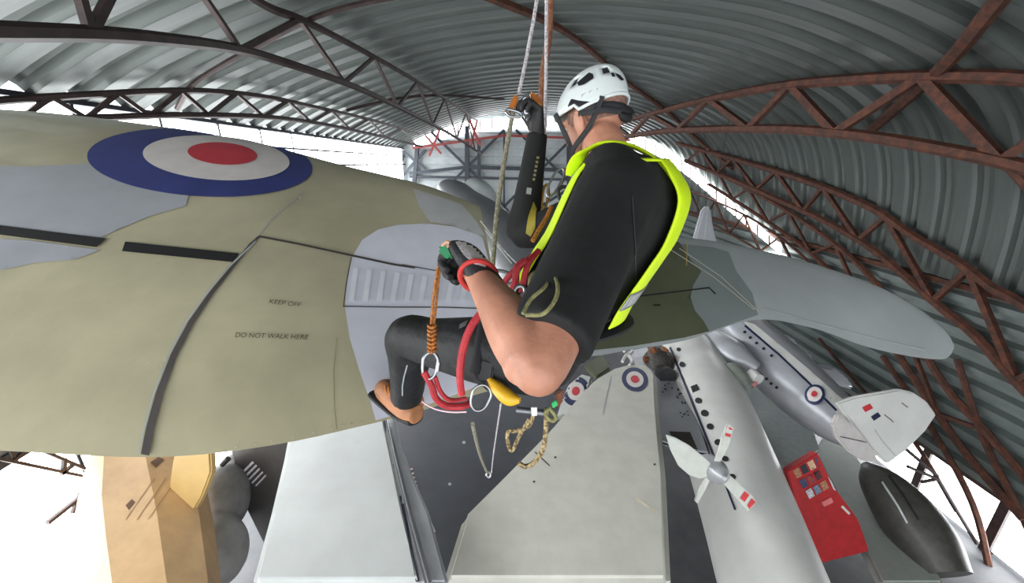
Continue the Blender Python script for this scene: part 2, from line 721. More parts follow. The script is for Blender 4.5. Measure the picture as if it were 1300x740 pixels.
win1 = tag(empty('window_1', (10, 24, CAM.z + 2)), 'bright rooflight strip along the right haunch of the vault', kind='structure')
pane_quads(win1, [(792, 166), (835, 184), (870, 206), (905, 236), (945, 270), (992, 312)],
           [(792, 178), (835, 198), (870, 221), (905, 250), (945, 284), (992, 324)], 16, lambda x, y: roof_hit(x, y, 0.12), rust, 0.08)
win3 = tag(empty('window_3', (0, Y1 - 0.3, CAM.z + 3)), 'row of bright panes under the roof on the far end wall', kind='structure')
pane_quads(win3, [(524, 172), (575, 158), (640, 150), (720, 152), (790, 166)],
           [(524, 186), (575, 172), (640, 163), (720, 163), (790, 176)], 18, lambda x, y: PY(x, y, Y1 - 0.25), redsteel, 0.1)
win4 = tag(empty('window_4', (11, 22, CAM.z - 2)), 'bright lower window beyond the pale wing', kind='structure')
pane_quads(win4, [(940, 316), (965, 318), (992, 322)], [(940, 330), (965, 332), (992, 334)], 3, lambda x, y: roof_hit(x, y, 0.2), rust, 0.08)
# ------------------------------------------------------------------ roof trusses
def interp_depth(samples, px):
    s = sorted(samples)
    if px <= s[0][0]:
        return s[0][1]
    for (a, da), (b, db) in zip(s, s[1:]):
        if a <= px <= b:
            return da + (db - da) * (px - a) / ((b - a) or 1)
    return s[-1][1]


def at_x(poly, px):
    for a, b in zip(poly, poly[1:]):
        lo, hi = (a, b) if a[0] <= b[0] else (b, a)
        if lo[0] <= px <= hi[0]:
            t = (px - lo[0]) / ((hi[0] - lo[0]) or 1)
            return lo[1] + (hi[1] - lo[1]) * t
    e = min(poly, key=lambda q: abs(q[0] - px))
    return e[1]


def truss(label, upper, lower, nodes, m, wch=0.24, wwb=0.12, inset=0.18, plane=None, group='roof trusses'):
    U, L = catmull(upper, 5), catmull(lower, 5)
    on = (lambda x, y: roof_hit(x, y, inset)) if plane is None else (lambda x, y: PX(x, y, plane))
    up3 = [on(*p) for p in U]
    dd = [(p[0], depth_of(q)) for p, q in zip(U, up3)]
    lo3 = [(PX(p[0], p[1], plane) if plane is not None else P(p[0], p[1], interp_depth(dd, p[0]))) for p in L]
    t = thing('roof_truss', label, 'truss', up3[len(up3) // 2], group)
    for nm, pts in (('upper_chord', up3), ('lower_chord', lo3)):
        bm = bmesh.new()
        add_tube(bm, pts, [(wch / 2, wch / 2)] * len(pts), 6)
        bmesh.ops.recalc_face_normals(bm, faces=bm.faces[:])
        obj(nm, bm, m, t)
    for i in range(len(nodes) - 1):
        (xa, xb) = nodes[i], nodes[i + 1]
        upfirst = i % 2 == 0
        def q(x, top):
            y = at_x(U if top else L, x)
            if plane is not None:
                return PX(x, y, plane)
            return on(x, y) if top else P(x, y, interp_depth(dd, x))
        beam('web_member', q(xa, upfirst), q(xb, not upfirst), wwb, m, t)
    return t


# left side
truss('dark arched roof truss high above the roundel wing',
      [(-60, -330), (60, -205), (190, -105), (320, -3), (390, 28), (480, 75), (560, 122), (604, 152)],
      [(-60, 38), (0, 40), (120, 43), (210, 50), (300, 62), (380, 85), (450, 110), (520, 143), (575, 172), (612, 196)],
      [40, 115, 190, 305, 380, 437, 475, 505, 530, 550, 565, 580, 592, 603], darksteel, 0.16, 0.08)
truss('slender dark eaves truss along the left window strip',
      [(-60, 134), (0, 128), (120, 120), (240, 115), (330, 122), (400, 136), (470, 152), (532, 170)],
      [(-60, 158), (60, 152), (160, 148), (240, 146), (330, 148), (400, 156), (470, 170), (536, 186)],
      [-30, 20, 65, 110, 150, 190, 230, 265, 300, 335, 365, 395, 420, 445, 468, 490, 510, 528], darksteel, 0.14, 0.08)
# right side, from the roof crown down to the wall
T_R = [
    ('upper rusty roof truss nearest the top right corner',
     [(1420, 118), (1300, 100), (1200, 97), (1100, 100), (1000, 108), (900, 126), (800, 152), (730, 176)],
     [(1420, 250), (1300, 212), (1200, 190), (1100, 173), (1000, 164), (900, 164), (830, 168), (735, 186)],
     [1400, 1270, 1170, 1060, 1004, 950, 900, 860, 825, 800, 780, 760], 0.30, 0.2),
    ('second rusty roof truss running below the upper one',
     [(1420, 470), (1300, 388), (1260, 366), (1220, 335), (1160, 300), (1110, 266), (1035, 234), (950, 207), (860, 182)],
     [(1420, 610), (1300, 494), (1240, 428), (1200, 395), (1160, 360), (1110, 318), (1050, 282), (985, 252), (935, 230), (870, 204)],
     [1380, 1290, 1230, 1185, 1125, 1090, 1045, 1020, 985, 960, 930, 910, 890, 872], 0.26, 0.14),
    ('third thinner rusty truss dipping behind the pale wing tip',
     [(1330, 640), (1262, 560), (1200, 490), (1150, 408), (1100, 346), (1050, 302), (1000, 268), (950, 240), (900, 214)],
     [(1300, 660), (1222, 570), (1160, 480), (1120, 420), (1080, 372), (1035, 326), (990, 292), (945, 262), (900, 234)],
     [1250, 1190, 1140, 1100, 1060, 1030, 1000, 975, 950, 930, 912], 0.2, 0.1),
    ('lowest rusty truss glimpsed between rooflight and wing edge',
     [(1060, 372), (1020, 326), (980, 294), (940, 270), (900, 252), (870, 240)],
     [(1040, 380), (1000, 344), (960, 316), (925, 296), (895, 280), (868, 268)],
     [1050, 1020, 990, 965, 945, 925, 908, 892, 876], 0.13, 0.09),
]
for lab, u, l, nd, wc, ww in T_R:
    truss(lab, u, l, nd, rust, wc, ww)


def roof_beam(label, pts, w, m, inset=0.12):
    q = [roof_hit(x, y, inset) for x, y in catmull(pts, 5)]
    bm = bmesh.new()
    add_tube(bm, q, [(w / 2, w / 2)] * len(q), 6)
    bmesh.ops.recalc_face_normals(bm, faces=bm.faces[:])
    return tag(obj('roof_brace', bm, m), label, 'beam', 'roof braces')


roof_beam('rusty curved roof brace passing behind the white helmet', [(560, -30), (640, 4), (692, 26), (740, 56), (790, 100), (845, 140), (893, 184), (930, 214)], 0.22, rust)
roof_beam('rusty roof brace slanting down from the top right corner', [(1300, -40), (1262, 8), (1210, 72), (1160, 118), (1106, 165)], 0.3, rust)
roof_beam('dark roof brace arching from the eaves to the top left truss', [(225, 138), (244, 108), (290, 78), (332, 56), (400, 22), (470, 2), (560, -12)], 0.12, darksteel)
roof_beam('rusty roof brace crossing beneath the upper right truss', [(1176, 102), (1215, 140), (1260, 188), (1330, 262)], 0.24, rust)
roof_beam('thin dark roof brace near the far end wall', [(440, 140), (500, 126), (560, 121), (640, 126)], 0.12, darksteel)
for i, (pp, w) in enumerate([
        ([(1215, 456), (1250, 560), (1300, 660), (1330, 740)], 0.16),
        ([(1120, 452), (1180, 540), (1235, 640), (1260, 740)], 0.16),
        ([(1040, 430), (1100, 500), (1160, 560), (1215, 650)], 0.12)]):
    q = [PX(x, y, XR - 0.35) if True else None for x, y in catmull(pp, 5)]
    bm = bmesh.new()
    add_tube(bm, q, [(w / 2, w / 2)] * len(q), 6)
    tag(obj('wall_brace', bm, rust), ['rusty wall brace right of the tail fin, outermost', 'rusty wall brace just right of the white tail fin', 'rusty wall brace running behind the white tail fin'][i], 'beam', 'wall braces')

# lattice on the end wall
lat = thing('end_wall_lattice', 'dark lattice of posts and crossed braces on the far end wall', 'steel frame', (0, Y1 - 0.8, 0))


def LB(a, b, w=0.22, m=blacksteel, y=Y1 - 0.6):
    beam('lattice_member', PY(a[0], a[1], y), PY(b[0], b[1], y), w, m, lat)


for a, b, w in [((593, 160), (593, 262), .35), ((608, 175), (608, 262), .25), ((530, 185), (526, 232), .3), ((512, 192), (506, 225), .25),
                ((722, 165), (722, 330), .3), ((640, 165), (640, 300), .15), ((593, 212), (640, 165), .2), ((593, 212), (640, 262), .2), ((593, 212), (548, 168), .2),
                ((593, 212), (560, 245), .2), ((593, 212), (520, 220), .25), ((593, 212), (722, 216), .3), ((640, 262), (722, 180), .2), ((655, 165), (722, 230), .2),
                ((640, 290), (722, 240), .2), ((520, 224), (722, 228), .2), ((512, 192), (540, 215), .18), ((540, 190), (512, 222), .18), ((640, 262), (700, 330), .2)]:
    LB(a, b, w)
for a, b, w in [((524, 188), (640, 172), .18), ((640, 172), (800, 178), .18), ((540, 172), (560, 195), .16), ((560, 160), (545, 198), .16), ((596, 152), (610, 185), .2), ((606, 152), (598, 185), .16)]:
    LB(a, b, w, redsteel, Y1 - 0.9)
# lattice girder before the glazing, low left
lg = thing('lattice_girder', 'thin dark lattice girder against the bright glazing, low left corner', 'steel frame', (XL + 0.4, 6, 0))
for a, b, w in [((40, 566), (134, 606), .05), ((-40, 574), (132, 610), .05), ((134, 606), (60, 664), .07), ((10, 566), (20, 584), .035), ((40, 566), (16, 586), .06), ((82, 582), (80, 602), .06), ((95, 588), (78, 602), .06), ((104, 622), (92, 652), .06)]:
    beam('lattice_member', PX(a[0], a[1], XL + 0.5), PX(b[0], b[1], XL + 0.5), w, darksteel, lg)

# ------------------------------------------------------------------ the suspended aircraft the man works on
ac = thing('suspended_aircraft', 'camouflaged grey and olive aircraft hanging beside the rope worker, big roundel on its wing', 'aircraft', P(500, 420, 2.3))


def wing_surface(name, cols_, bulge, thick, m, parent, nu=110, nv=70, skew=0.55):
    """cols_: (trailing edge, leading edge) points along the span; a cambered closed wing through them"""
    TE = catmull([c[0] for c in cols_], 12)
    LE = catmull([c[1] for c in cols_], 12)
    BB = catmull([(c[2] if len(c) > 2 else bulge, 0) for c in cols_], 12)
    n = len(TE)
    bm = bmesh.new()
    top, bot = [], []
    for i in range(n):
        a, b = Vector(TE[i]), Vector(LE[i])
        ja, jb = max(i - 1, 0), min(i + 1, n - 1)
        span = (Vector(TE[jb]) + Vector(LE[jb])) - (Vector(TE[ja]) + Vector(LE[ja]))
        ch = b - a
        nn = ch.cross(span).normalized()
        if nn.dot(CAM - (a + b) / 2) < 0:
            nn = -nn
        ra, rb = [], []
        for k in range(nv + 1):
            s = k / nv
            c = 1 - (1 - s) ** 1.6          # finer towards the leading edge
            prof_ = (c ** 0.95) * ((1 - c) ** skew) * 2.0
            ra.append(bm.verts.new(a + ch * c + nn * (BB[i][0] * ch.length * prof_)))
            rb.append(None if k in (0, nv) else bm.verts.new(a + ch * c - nn * (thick * ch.length * prof_) - nn * 0.004))
        rb[0], rb[nv] = ra[0], ra[nv]
        top.append(ra)
        bot.append(rb)
    for i in range(n - 1):
        for k in range(nv):
            bm.faces.new((top[i][k], top[i + 1][k], top[i + 1][k + 1], top[i][k + 1]))
            vs = [bot[i][k], bot[i][k + 1], bot[i + 1][k + 1], bot[i + 1][k]]
            vs2 = []
            for v in vs:
                if v not in vs2:
                    vs2.append(v)
            if len(vs2) > 2:
                bm.faces.new(vs2)
    for i in (0, n - 1):
        lp = top[i] + bot[i][1:-1][::-1]
        bm.faces.new(lp)
    bmesh.ops.remove_doubles(bm, verts=bm.verts[:], dist=1e-5)
    bmesh.ops.recalc_face_normals(bm, faces=bm.faces[:])
    return obj(name, bm, m, parent, angle=1.0)


wl = wing_surface('port_wing', [
    (P(-420, 545, 1.60), P(-560, 138, 4.0)),
    (P(-200, 562, 1.52), P(-260, 136, 3.8)),
    (P(0, 572, 1.50), P(0, 142, 3.6)),
    (P(195, 580, 1.50), P(170, 158, 3.5)),
    (P(340, 566, 1.56), P(320, 182, 3.4)),
    (P(475, 537, 1.72), P(440, 212, 3.3)),
    (P(560, 514, 1.88), P(540, 236, 3.2)),
    (P(648, 488, 2.02), P(608, 262, 3.1))], 0.055, 0.05, olive, ac)
wl['label'] = 'olive and lavender wing with the large roundel'
# camouflage and markings
decal('camouflage_patch', wl, [(-60, 210), (40, 212), (120, 208), (180, 225), (240, 248), (236, 262), (190, 275), (150, 292), (120, 306), (60, 300), (-60, 288)], 0.004, bluegrey, grid=6)
decal('camouflage_patch', wl, [(-60, 300), (40, 306), (128, 318), (95, 330), (45, 334), (10, 342), (-60, 350)], 0.004, bluegrey, grid=6)
decal('camouflage_patch', wl, [(645, 474), (590, 497), (520, 522), (477, 534), (470, 510), (456, 470), (444, 430), (438, 390), (440, 355), (448, 325), (460, 305), (480, 292), (505, 286), (540, 284), (575, 288), (612, 300), (628, 360)], 0.004, lilac, grid=6)
decal('camouflage_patch', wl, [(524, 240), (560, 251), (586, 260), (604, 280), (616, 300), (600, 296), (570, 286), (545, 282), (532, 262)], 0.004, mat('silver_grey_paint', (196, 196, 196), 0.28, var=0.06), grid=6)
disc('roundel_outer_ring', wl, (254, 207), 143, 43, 3.5, 0.006, MATS['roundel_blue'], wl, rings=14, n=72)
disc('roundel_middle_ring', wl, (275, 202), 93, 28, 4, 0.010, MATS['roundel_white'], wl, rings=10, n=64)
disc('roundel_centre', wl, (283, 197), 44, 14, 4, 0.014, MATS['roundel_red'], wl, rings=6)
decal('hinge_slot', wl, [(-60, 280), (0, 287), (136, 304), (124, 315), (0, 299), (-60, 292)], 0.008, slotm)
decal('hinge_slot', wl, [(160, 308), (304, 323), (296, 334), (156, 320)], 0.008, slotm)
decal('flap_gap', wl, polystrip([(330, 301), (318, 312), (296, 340), (270, 372), (244, 410), (222, 452), (204, 500), (192, 545), (186, 578)], [3, 3.5, 4, 5.5, 7, 8, 9, 10, 11]), 0.008, seam)
decal('flap_edge', wl, polystrip([(325, 308), (290, 342), (262, 376), (237, 411), (214, 455), (196, 503), (184, 548), (178, 576)], 2.0), 0.010, palesteel)
decal('panel_seam', wl, polystrip([(328, 301), (380, 311), (440, 324), (500, 337), (527, 341)], 2.6), 0.008, seam)
decal('panel_seam', wl, polystrip([(510, 337), (560, 346), (610, 354)], 1.2), 0.008, seam)
decal('panel_seam', wl, polystrip([(436, 390), (500, 391), (560, 391), (624, 393)], 1.4), 0.008, seam)
decal('panel_seam', wl, polystrip([(446, 328), (440, 360), (436, 391)], 1.2), 0.008, seam)
decal('panel_seam', wl, polystrip([(385, 245), (350, 275), (328, 301)], 1.2), 0.008, palesteel)
decal('panel_seam', wl, polystrip([(428, 430), (424, 470), (425, 520), (428, 546)], 1.2), 0.008, mat('worn_seam', (160, 152, 122), 0.6, var=0.2))
strake = mat('raised_strake', (236, 236, 244), 0.3, var=0.05, coat=0.3)
for i in range(9):
    x = 452 + i * 17.5
    y0 = 340 + i * 1.9
    decal('raised_rib', wl, polystrip([(x, y0 + 2), (x - 3, 362 + i), (x - 6, 384)], 6.5), 0.012, strake)
text_on('stencil_keep_off', wl, 'KEEP OFF', (342, 386), (383, 391), 5.5, 0.007, stencil, wl, 0.25)
text_on('stencil_do_not_walk', wl, 'DO NOT WALK HERE', (299, 429), (392, 432), 6.0, 0.007, stencil, wl, 0.25)
rv = mat('bright_rivet', (215, 212, 200), 0.3, 0.4, var=0.02)
for x, y in [(190, 461), (211, 458), (381, 252), (345, 561), (372, 556), (398, 550), (421, 545), (436, 541), (446, 539), (458, 537), (300, 568), (324, 565)]:
    disc('rivet', wl, (x, y), 1.6, 1.2, 0, 0.007, rv, wl, rings=1, n=8)
# right wing
wr = wing_surface('starboard_wing', [
    (P(684, 440, 2.75), P(690, 300, 3.7)),
    (P(745, 452, 2.95), P(770, 294, 4.1)),
    (P(800, 444, 3.1), P(850, 300, 4.2)),
    (P(870, 432, 3.25), P(905, 306, 4.2)),
    (P(958, 406, 3.45), P(985, 322, 4.15)),
    (P(1030, 416, 3.5), P(1055, 342, 4.1)),
    (P(1100, 440, 3.55), P(1120, 366, 4.05)),
    (P(1160, 453, 3.6), P(1168, 393, 4.0)),
    (P(1195, 456, 3.68), P(1194, 414, 3.92)),
    (P(1206, 451, 3.72), P(1205, 426, 3.86)),
    (P(1211, 442, 3.77), P(1211, 438, 3.79))], 0.035, 0.05, wing_grey, ac)
wr['label'] = 'pale grey wing with rounded tip and olive root'
decal('camouflage_patch', wr, [(752, 445), (800, 440), (868, 429), (900, 421), (893, 408), (882, 395), (876, 378), (880, 362), (890, 345), (876, 330), (862, 308), (848, 306), (800, 304), (740, 306), (700, 330), (700, 430)], 0.006, olive_dk, grid=6)
decal('camouflage_patch', wr, [(848, 308), (905, 314), (925, 320), (935, 345), (955, 372), (962, 400), (900, 421), (860, 428), (850, 380)], 0.003, tipgrey, grid=6)
decal('panel_seam', wr, polystrip([(800, 378), (850, 372), (900, 366), (908, 374)], 1.6), 0.009, slotm)
decal('aerial_line', wr, polystrip([(848, 316), (905, 352), (957, 394)], 1.3), 0.009, rv)
decal('aerial_line', wr, polystrip([(862, 316), (915, 352), (962, 396)], 1.3), 0.009, rv)
decal('panel_seam', wr, polystrip([(970, 392), (1040, 412), (1110, 430), (1175, 445)], 1.6), 0.005, palesteel)
decal('small_slot', wr, polystrip([(829, 388), (838, 388)], 2.0), 0.009, slotm)
decal('marker_stake', wr, polystrip([(872, 309), (871, 338)], 1.4), 0.009, mat('yellow_paint', (190, 160, 90), 0.5))
# fuselage between the wings
fus = [(P(560, 238, 4.3), .05), (P(572, 243, 4.15), .13), (P(600, 268, 3.8), .20), (P(640, 312, 3.35), .24), (P(680, 375, 2.95), .27), (P(694, 430, 2.65), .24), (P(690, 480, 2.4), .12)]
f_o = tube('fuselage', [p for p, r in fus], [r for p, r in fus], mat('gunmetal_paint', (128, 131, 136), 0.4, 0.2, var=0.1), ac, seg=24, n=6)
canopy = [(P(590, 238, 4.0), .03), (P(600, 236, 3.95), .08), (P(616, 248, 3.75), .10), (P(632, 268, 3.55), .03)]
tube('canopy_fairing', [p for p, r in canopy], [r for p, r in canopy], palesteel, ac, seg=16)
decal('fuselage_seam', f_o, polystrip([(583, 255), (612, 287), (650, 335)], 2.0), 0.004, palesteel, f_o)
# ------------------------------------------------------------------ aircraft standing below
def zp(pts, z):
    return [PZ(x, y, z) for x, y in pts]


# white wing in the middle
wa = thing('white_aircraft', 'broad plain white wing with a roundel near its tip, directly below the worker', 'aircraft', PZ(730, 640, -6.2))
ww = plate('wing', zp([(560, 740), (588, 652), (640, 601), (700, 541), (735, 500), (756, 478), (777, 466), (800, 460), (824, 462), (834, 474), (837, 520), (846, 600), (853, 740)], -6.0), 0.45, offwhite, wa, bevel=0.12, seg=3)
roundel(ww, (806, 482), 17, 15, 25, 0.01, ww, (1.0, .66, .32), ('roundel_navy', 'roundel_white', 'roundel_red'))
decal('panel_seam', ww, polystrip([(776, 478), (770, 502), (765, 526)], 1.0), 0.012, bluegrey)
decal('inspection_slot', ww, polystrip([(679, 574), (698, 592)], 1.2), 0.012, slotm)
for x, y in [(705, 581), (678, 612), (831, 590)]:
    disc('fastener', ww, (x, y), 1.8, 1.5, 0, 0.012, seam, ww, rings=1, n=8)
decal('scuff_panel', ww, [(808, 632), (836, 650), (834, 653), (806, 635)], 0.012, mat('rubbed_paint', (216, 208, 186), 0.5), ww)
tp = plate('tailplane', zp([(706, 530), (714, 505), (722, 487), (738, 474), (752, 478), (745, 500), (725, 525)], -6.9), 0.25, whitep, wa, bevel=0.05)
roundel(tp, (731, 497), 17, 19, 20, 0.01, tp, (1.0, .62, .3), ('roundel_navy', 'roundel_white', 'roundel_red'))
lpost = plate('wing_tip_fairing', zp([(742, 462), (765, 448), (775, 466), (758, 478)], -6.6), 0.2, olive_dk, wa, bevel=0.04)
plate('wing_tip_fairing', zp([(796, 445), (822, 440), (838, 478), (806, 466)], -7.2), 0.2, silver, wa, bevel=0.04)
tube('shackle', [PZ(792, 446, -6.0), PZ(799, 441, -6.0), PZ(803, 446, -6.0), PZ(797, 452, -6.0)], 0.05, whitep, wa, seg=8)
tube('shackle', [PZ(790, 459, -6.0), PZ(796, 450, -6.0), PZ(803, 458, -6.0), PZ(799, 464, -6.0)], 0.05, whitep, wa, seg=8)

# pale grey wing with navy edge line
ga = thing('grey_aircraft', 'pale grey aircraft wing with a dark navy edge line, below the olive flap', 'aircraft', PZ(430, 640, -5.2))
gw = plate('wing', zp([(318, 740), (343, 650), (360, 580), (366, 548), (420, 530), (487, 520), (496, 560), (516, 650), (540, 740)], -5.0), 0.4, mat('light_grey_paint', (190, 193, 192), 0.36, var=0.06, scale=1), ga, bevel=0.08, seg=3)
decal('edge_line', gw, polystrip([(488, 530), (493, 556), (501, 590), (511, 640), (530, 738)], 4.0), 0.012, navy)
gs = plate('edge_fairing', zp([(490, 524), (499, 524), (508, 560), (523, 600), (545, 650), (570, 740), (545, 740), (520, 650), (500, 570)], -5.3), 0.25, bluegrey, ga, bevel=0.04)
# dark grey wing
da = thing('dark_aircraft', 'dark grey aircraft wing spread out under the rope coils', 'aircraft', PZ(580, 600, -7.2))
dw = plate('wing', zp([(496, 520), (560, 498), (640, 470), (720, 480), (740, 520), (640, 640), (620, 740), (548, 740), (520, 640)], -7.0), 0.4, darkgrey, da, bevel=0.08, seg=3)
disc('fastener', dw, (589, 562), 2.2, 2.0, 0, 0.012, palesteel, dw, rings=1, n=10)
disc('fastener', dw, (571, 615), 2.2, 2.0, 0, 0.012, palesteel, dw, rings=1, n=10)
lou = decal('vent_frame', dw, [(514, 594), (522, 594), (531, 628), (525, 632)], 0.02, mat('vent_brown', (96, 66, 62), 0.6), dw)
for k in range(6):
    y = 598 + k * 5.4
    x = 516 + k * 1.6
    decal('vent_slat', dw, strip((x, y + 2), (x + 8, y - 1), 1.8), 0.05, mat('vent_pink', (200, 176, 172), 0.5), dw)
decal('panel_seam', dw, polystrip([(526, 632), (540, 650), (552, 676)], 3.0), 0.015, palesteel, dw)

# white airliner with navy cheat line and square windows
ea = thing('airliner', 'white propeller airliner with navy cheat line and dark cabin windows', 'aircraft', PZ(930, 600, -8.2))
ft = [(P(868, 434, 15.6), .45), (P(872, 446, 15.0), .95), (P(884, 478, 13.9), 1.12), (P(898, 510, 12.5), 1.15), (P(928, 590, 10.2), 1.06), (P(956, 670, 8.6), 1.0), (P(990, 770, 7.2), .95), (P(1040, 880, 6.2), .9)]
ef = tube('fuselage', [p for p, r in ft], [r for p, r in ft], whitep, ea, seg=32, n=6)
decal('cheat_line', ef, polystrip([(851, 441), (866, 478), (884, 523), (903, 570), (918, 606), (934, 648)], 2.6), 0.02, navy)
for x, y, s in [(862, 444, 3.0), (866.5, 463, 4.0), (887, 509, 4.4), (895, 525, 5.0), (902, 542, 4.6), (912, 562, 4.8), (921, 583, 4.4), (930, 606, 4.6)]:
    disc('cabin_window', ef, (x, y), s, s * .85, 20, 0.02, blackm, ef, rings=1, n=12)
decal('cabin_door_window', ef, [(877, 491), (885, 488), (888, 495), (880, 499)], 0.02, blackm, ef)
ewg = plate('wing', zp([(800, 455), (850, 440), (868, 478), (890, 540), (903, 576), (878, 572), (838, 560), (828, 500)], -6.62), 0.12, silver, ea, bevel=0.06)  # wing raised over the hull; its grey also stands in for that side's shade
random.seed(3)
for cx_, cy_ in [(846, 493), (858, 500), (866, 506), (867, 528)]:
    for _ in range(6):
        x, y = cx_ + random.uniform(-6, 6), cy_ + random.uniform(-7, 7)
        decal('rivet_mark', ewg, strip((x, y), (x + 2.2, y + .6), 1.3), 0.012, slotm, ewg)
decal('wheel_well', ewg, [(849, 548), (876, 549), (886, 572), (868, 570), (856, 560)], 0.015, mat('well_dark', (60, 56, 50), 0.8), ewg)

# propeller before the airliner
pr = thing('propeller', 'pale propeller with red-banded blade tips in front of the airliner', 'propeller', P(908, 596, 8.0))
hubc = P(908, 597, 8.0)
sp_ = [(hubc + FWD * 0.3, .22), (hubc, .24), (hubc - FWD * .2, .19), (hubc - FWD * .36, .04)]
tube('spinner', [p for p, r in sp_], [r for p, r in sp_], mat('spinner_grey', (170, 172, 176), 0.35, 0.3), pr, seg=16)
blm = mat('blade_grey', (196, 198, 190), 0.4, var=0.06)
redtip = mat('red_band', (200, 48, 56), 0.45)


def blade(pts, dep):
    c = catmull(pts, 6)
    return plate('blade', [P(x, y, dep) for x, y in pts], 0.06, blm, pr, bevel=0.015)


b1 = blade([(904, 600), (912, 594), (930, 606), (956, 630), (961, 638), (950, 650), (942, 640), (924, 620)], 7.9)
decal('tip_band', b1, [(945, 623), (951, 628), (945, 637), (939, 632)], 0.01, redtip, b1)
decal('tip_band', b1, [(954, 632), (959, 637), (951, 646), (948, 641)], 0.01, redtip, b1)
b2 = blade([(906, 590), (912, 592), (926, 566), (932, 542), (924, 538), (918, 552), (912, 574)], 7.9)
decal('tip_band', b2, [(924, 540), (930, 542), (929, 546), (922, 544)], 0.01, redtip, b2)
decal('tip_band', b2, [(921, 549), (928, 551), (927, 555), (920, 553)], 0.01, redtip, b2)
b3 = blade([(902, 604), (890, 608), (876, 604), (862, 592), (852, 572), (846, 552), (858, 556), (876, 566), (896, 582), (906, 592)], 7.9)
b4 = blade([(900, 600), (904, 606), (894, 626), (886, 640), (882, 636), (890, 618)], 7.95)

# aircraft with the tricolour fin
fa = thing('trainer_aircraft', 'white aircraft with navy line, roundel and red white blue fin flash', 'aircraft', PZ(1040, 500, -7.5))
fl = [(P(922, 404, 16.5), .5), (P(938, 418, 15.8), .85), (P(970, 450, 14.5), .98), (P(1010, 488, 13.0), .92), (P(1050, 524, 11.6), .74), (P(1084, 554, 10.8), .42), (P(1110, 578, 10.6), .08)]
ff = tube('fuselage', [p for p, r in fl], [r for p, r in fl], silver, fa, seg=32, n=6)
decal('spine_panel', ff, [(944, 408), (958, 412), (990, 438), (1030, 472), (1070, 508), (1098, 536), (1128, 582), (1112, 582), (1085, 552), (1058, 520), (1030, 492), (990, 450), (950, 416)], 0.02, whitep, ff)
decal('cheat_line', ff, polystrip([(946, 414), (988, 450), (1024, 484), (1062, 522)], 2.4), 0.04, navy, ff)
for x, y in [(946, 422), (953, 429), (961, 436), (970, 443), (980, 452), (967, 476), (974, 481), (980, 487), (987, 492)]:
    disc('cabin_window', ff, (x, y), 2.2, 1.9, 0, 0.03, blackm, ff, rings=1, n=10)
roundel(ff, (1035, 502), 12.5, 12.5, 0, 0.05, ff, (1.0, .72, .28), ('roundel_navy', 'roundel_white', 'roundel_red'))
D = 10.1
fin = plate('fin', [P(x, y, D) for x, y in [(1062, 512), (1086, 504), (1132, 496), (1142, 494), (1160, 498), (1178, 510), (1190, 527), (1176, 548), (1152, 572), (1128, 590), (1108, 572)]], 0.14, whitep, fa, bevel=0.04)
decal('flash_red', fin, [(1094, 517), (1104, 512), (1108, 518), (1098, 523)], 0.012, redtip, fin)
decal('flash_blue', fin, [(1105, 529), (1114, 523), (1118, 528), (1109, 534)], 0.012, navy, fin)
decal('fin_seam', fin, polystrip([(1122, 526), (1130, 532), (1134, 536)], 1.2), 0.012, seam, fin)
decal('fin_seam', fin, polystrip([(1144, 511), (1152, 517)], 1.2), 0.012, seam, fin)
decal('rudder_seam', fin, polystrip([(1110, 545), (1120, 560), (1136, 578)], 1.2), 0.012, bluegrey, fin)
tpl = plate('tailplane', [P(x, y, 9.9) for x, y in [(1064, 526), (1058, 540), (1062, 556), (1078, 574), (1098, 586), (1118, 588), (1106, 566), (1088, 542)]], 0.14, mat('tailplane_grey', (196, 190, 188), 0.45, var=0.05), fa, bevel=0.04)
decal('elevator_seam', tpl, polystrip([(1066, 554), (1085, 558), (1103, 562)], 1.2), 0.012, seam, tpl)
fw = plate('wing', zp([(932, 462), (952, 476), (1000, 505), (1028, 530), (1042, 572), (1004, 598), (978, 585), (960, 540), (940, 500)], -8.6), 0.3, mat('wing_dull_silver', (150, 155, 152), 0.4, 0.2, var=0.08), fa, bevel=0.06)
roundel(fw, (993, 509), 8.5, 13, -24, 0.012, fw, (1.0, .72, .25), ('roundel_navy', 'roundel_white', 'roundel_red'))
decal('walkway_red', fw, [(999, 500), (1010, 506), (1028, 526), (1016, 532), (1008, 518)], 0.012, mat('faded_red', (150, 70, 58), 0.6), fw)
fe = [(P(898, 428, 15.5), .15), (P(906, 434, 15.0), .5), (P(930, 452, 13.8), .55), (P(962, 468, 13.2), .2)]
fn = tube('engine_nacelle', [p for p, r in fe], [r for p, r in fe], silver, fa, seg=24)
fnw = plate('outer_wing', zp([(884, 432), (915, 424), (938, 420), (968, 458), (960, 470), (930, 455), (900, 448)], -7.6), 0.3, silver, fa, bevel=0.06)
roundel(fnw, (906, 437), 5.5, 8, -30, 0.012, fnw, (1.0, .7, .3), ('roundel_navy', 'roundel_white', 'roundel_red'))

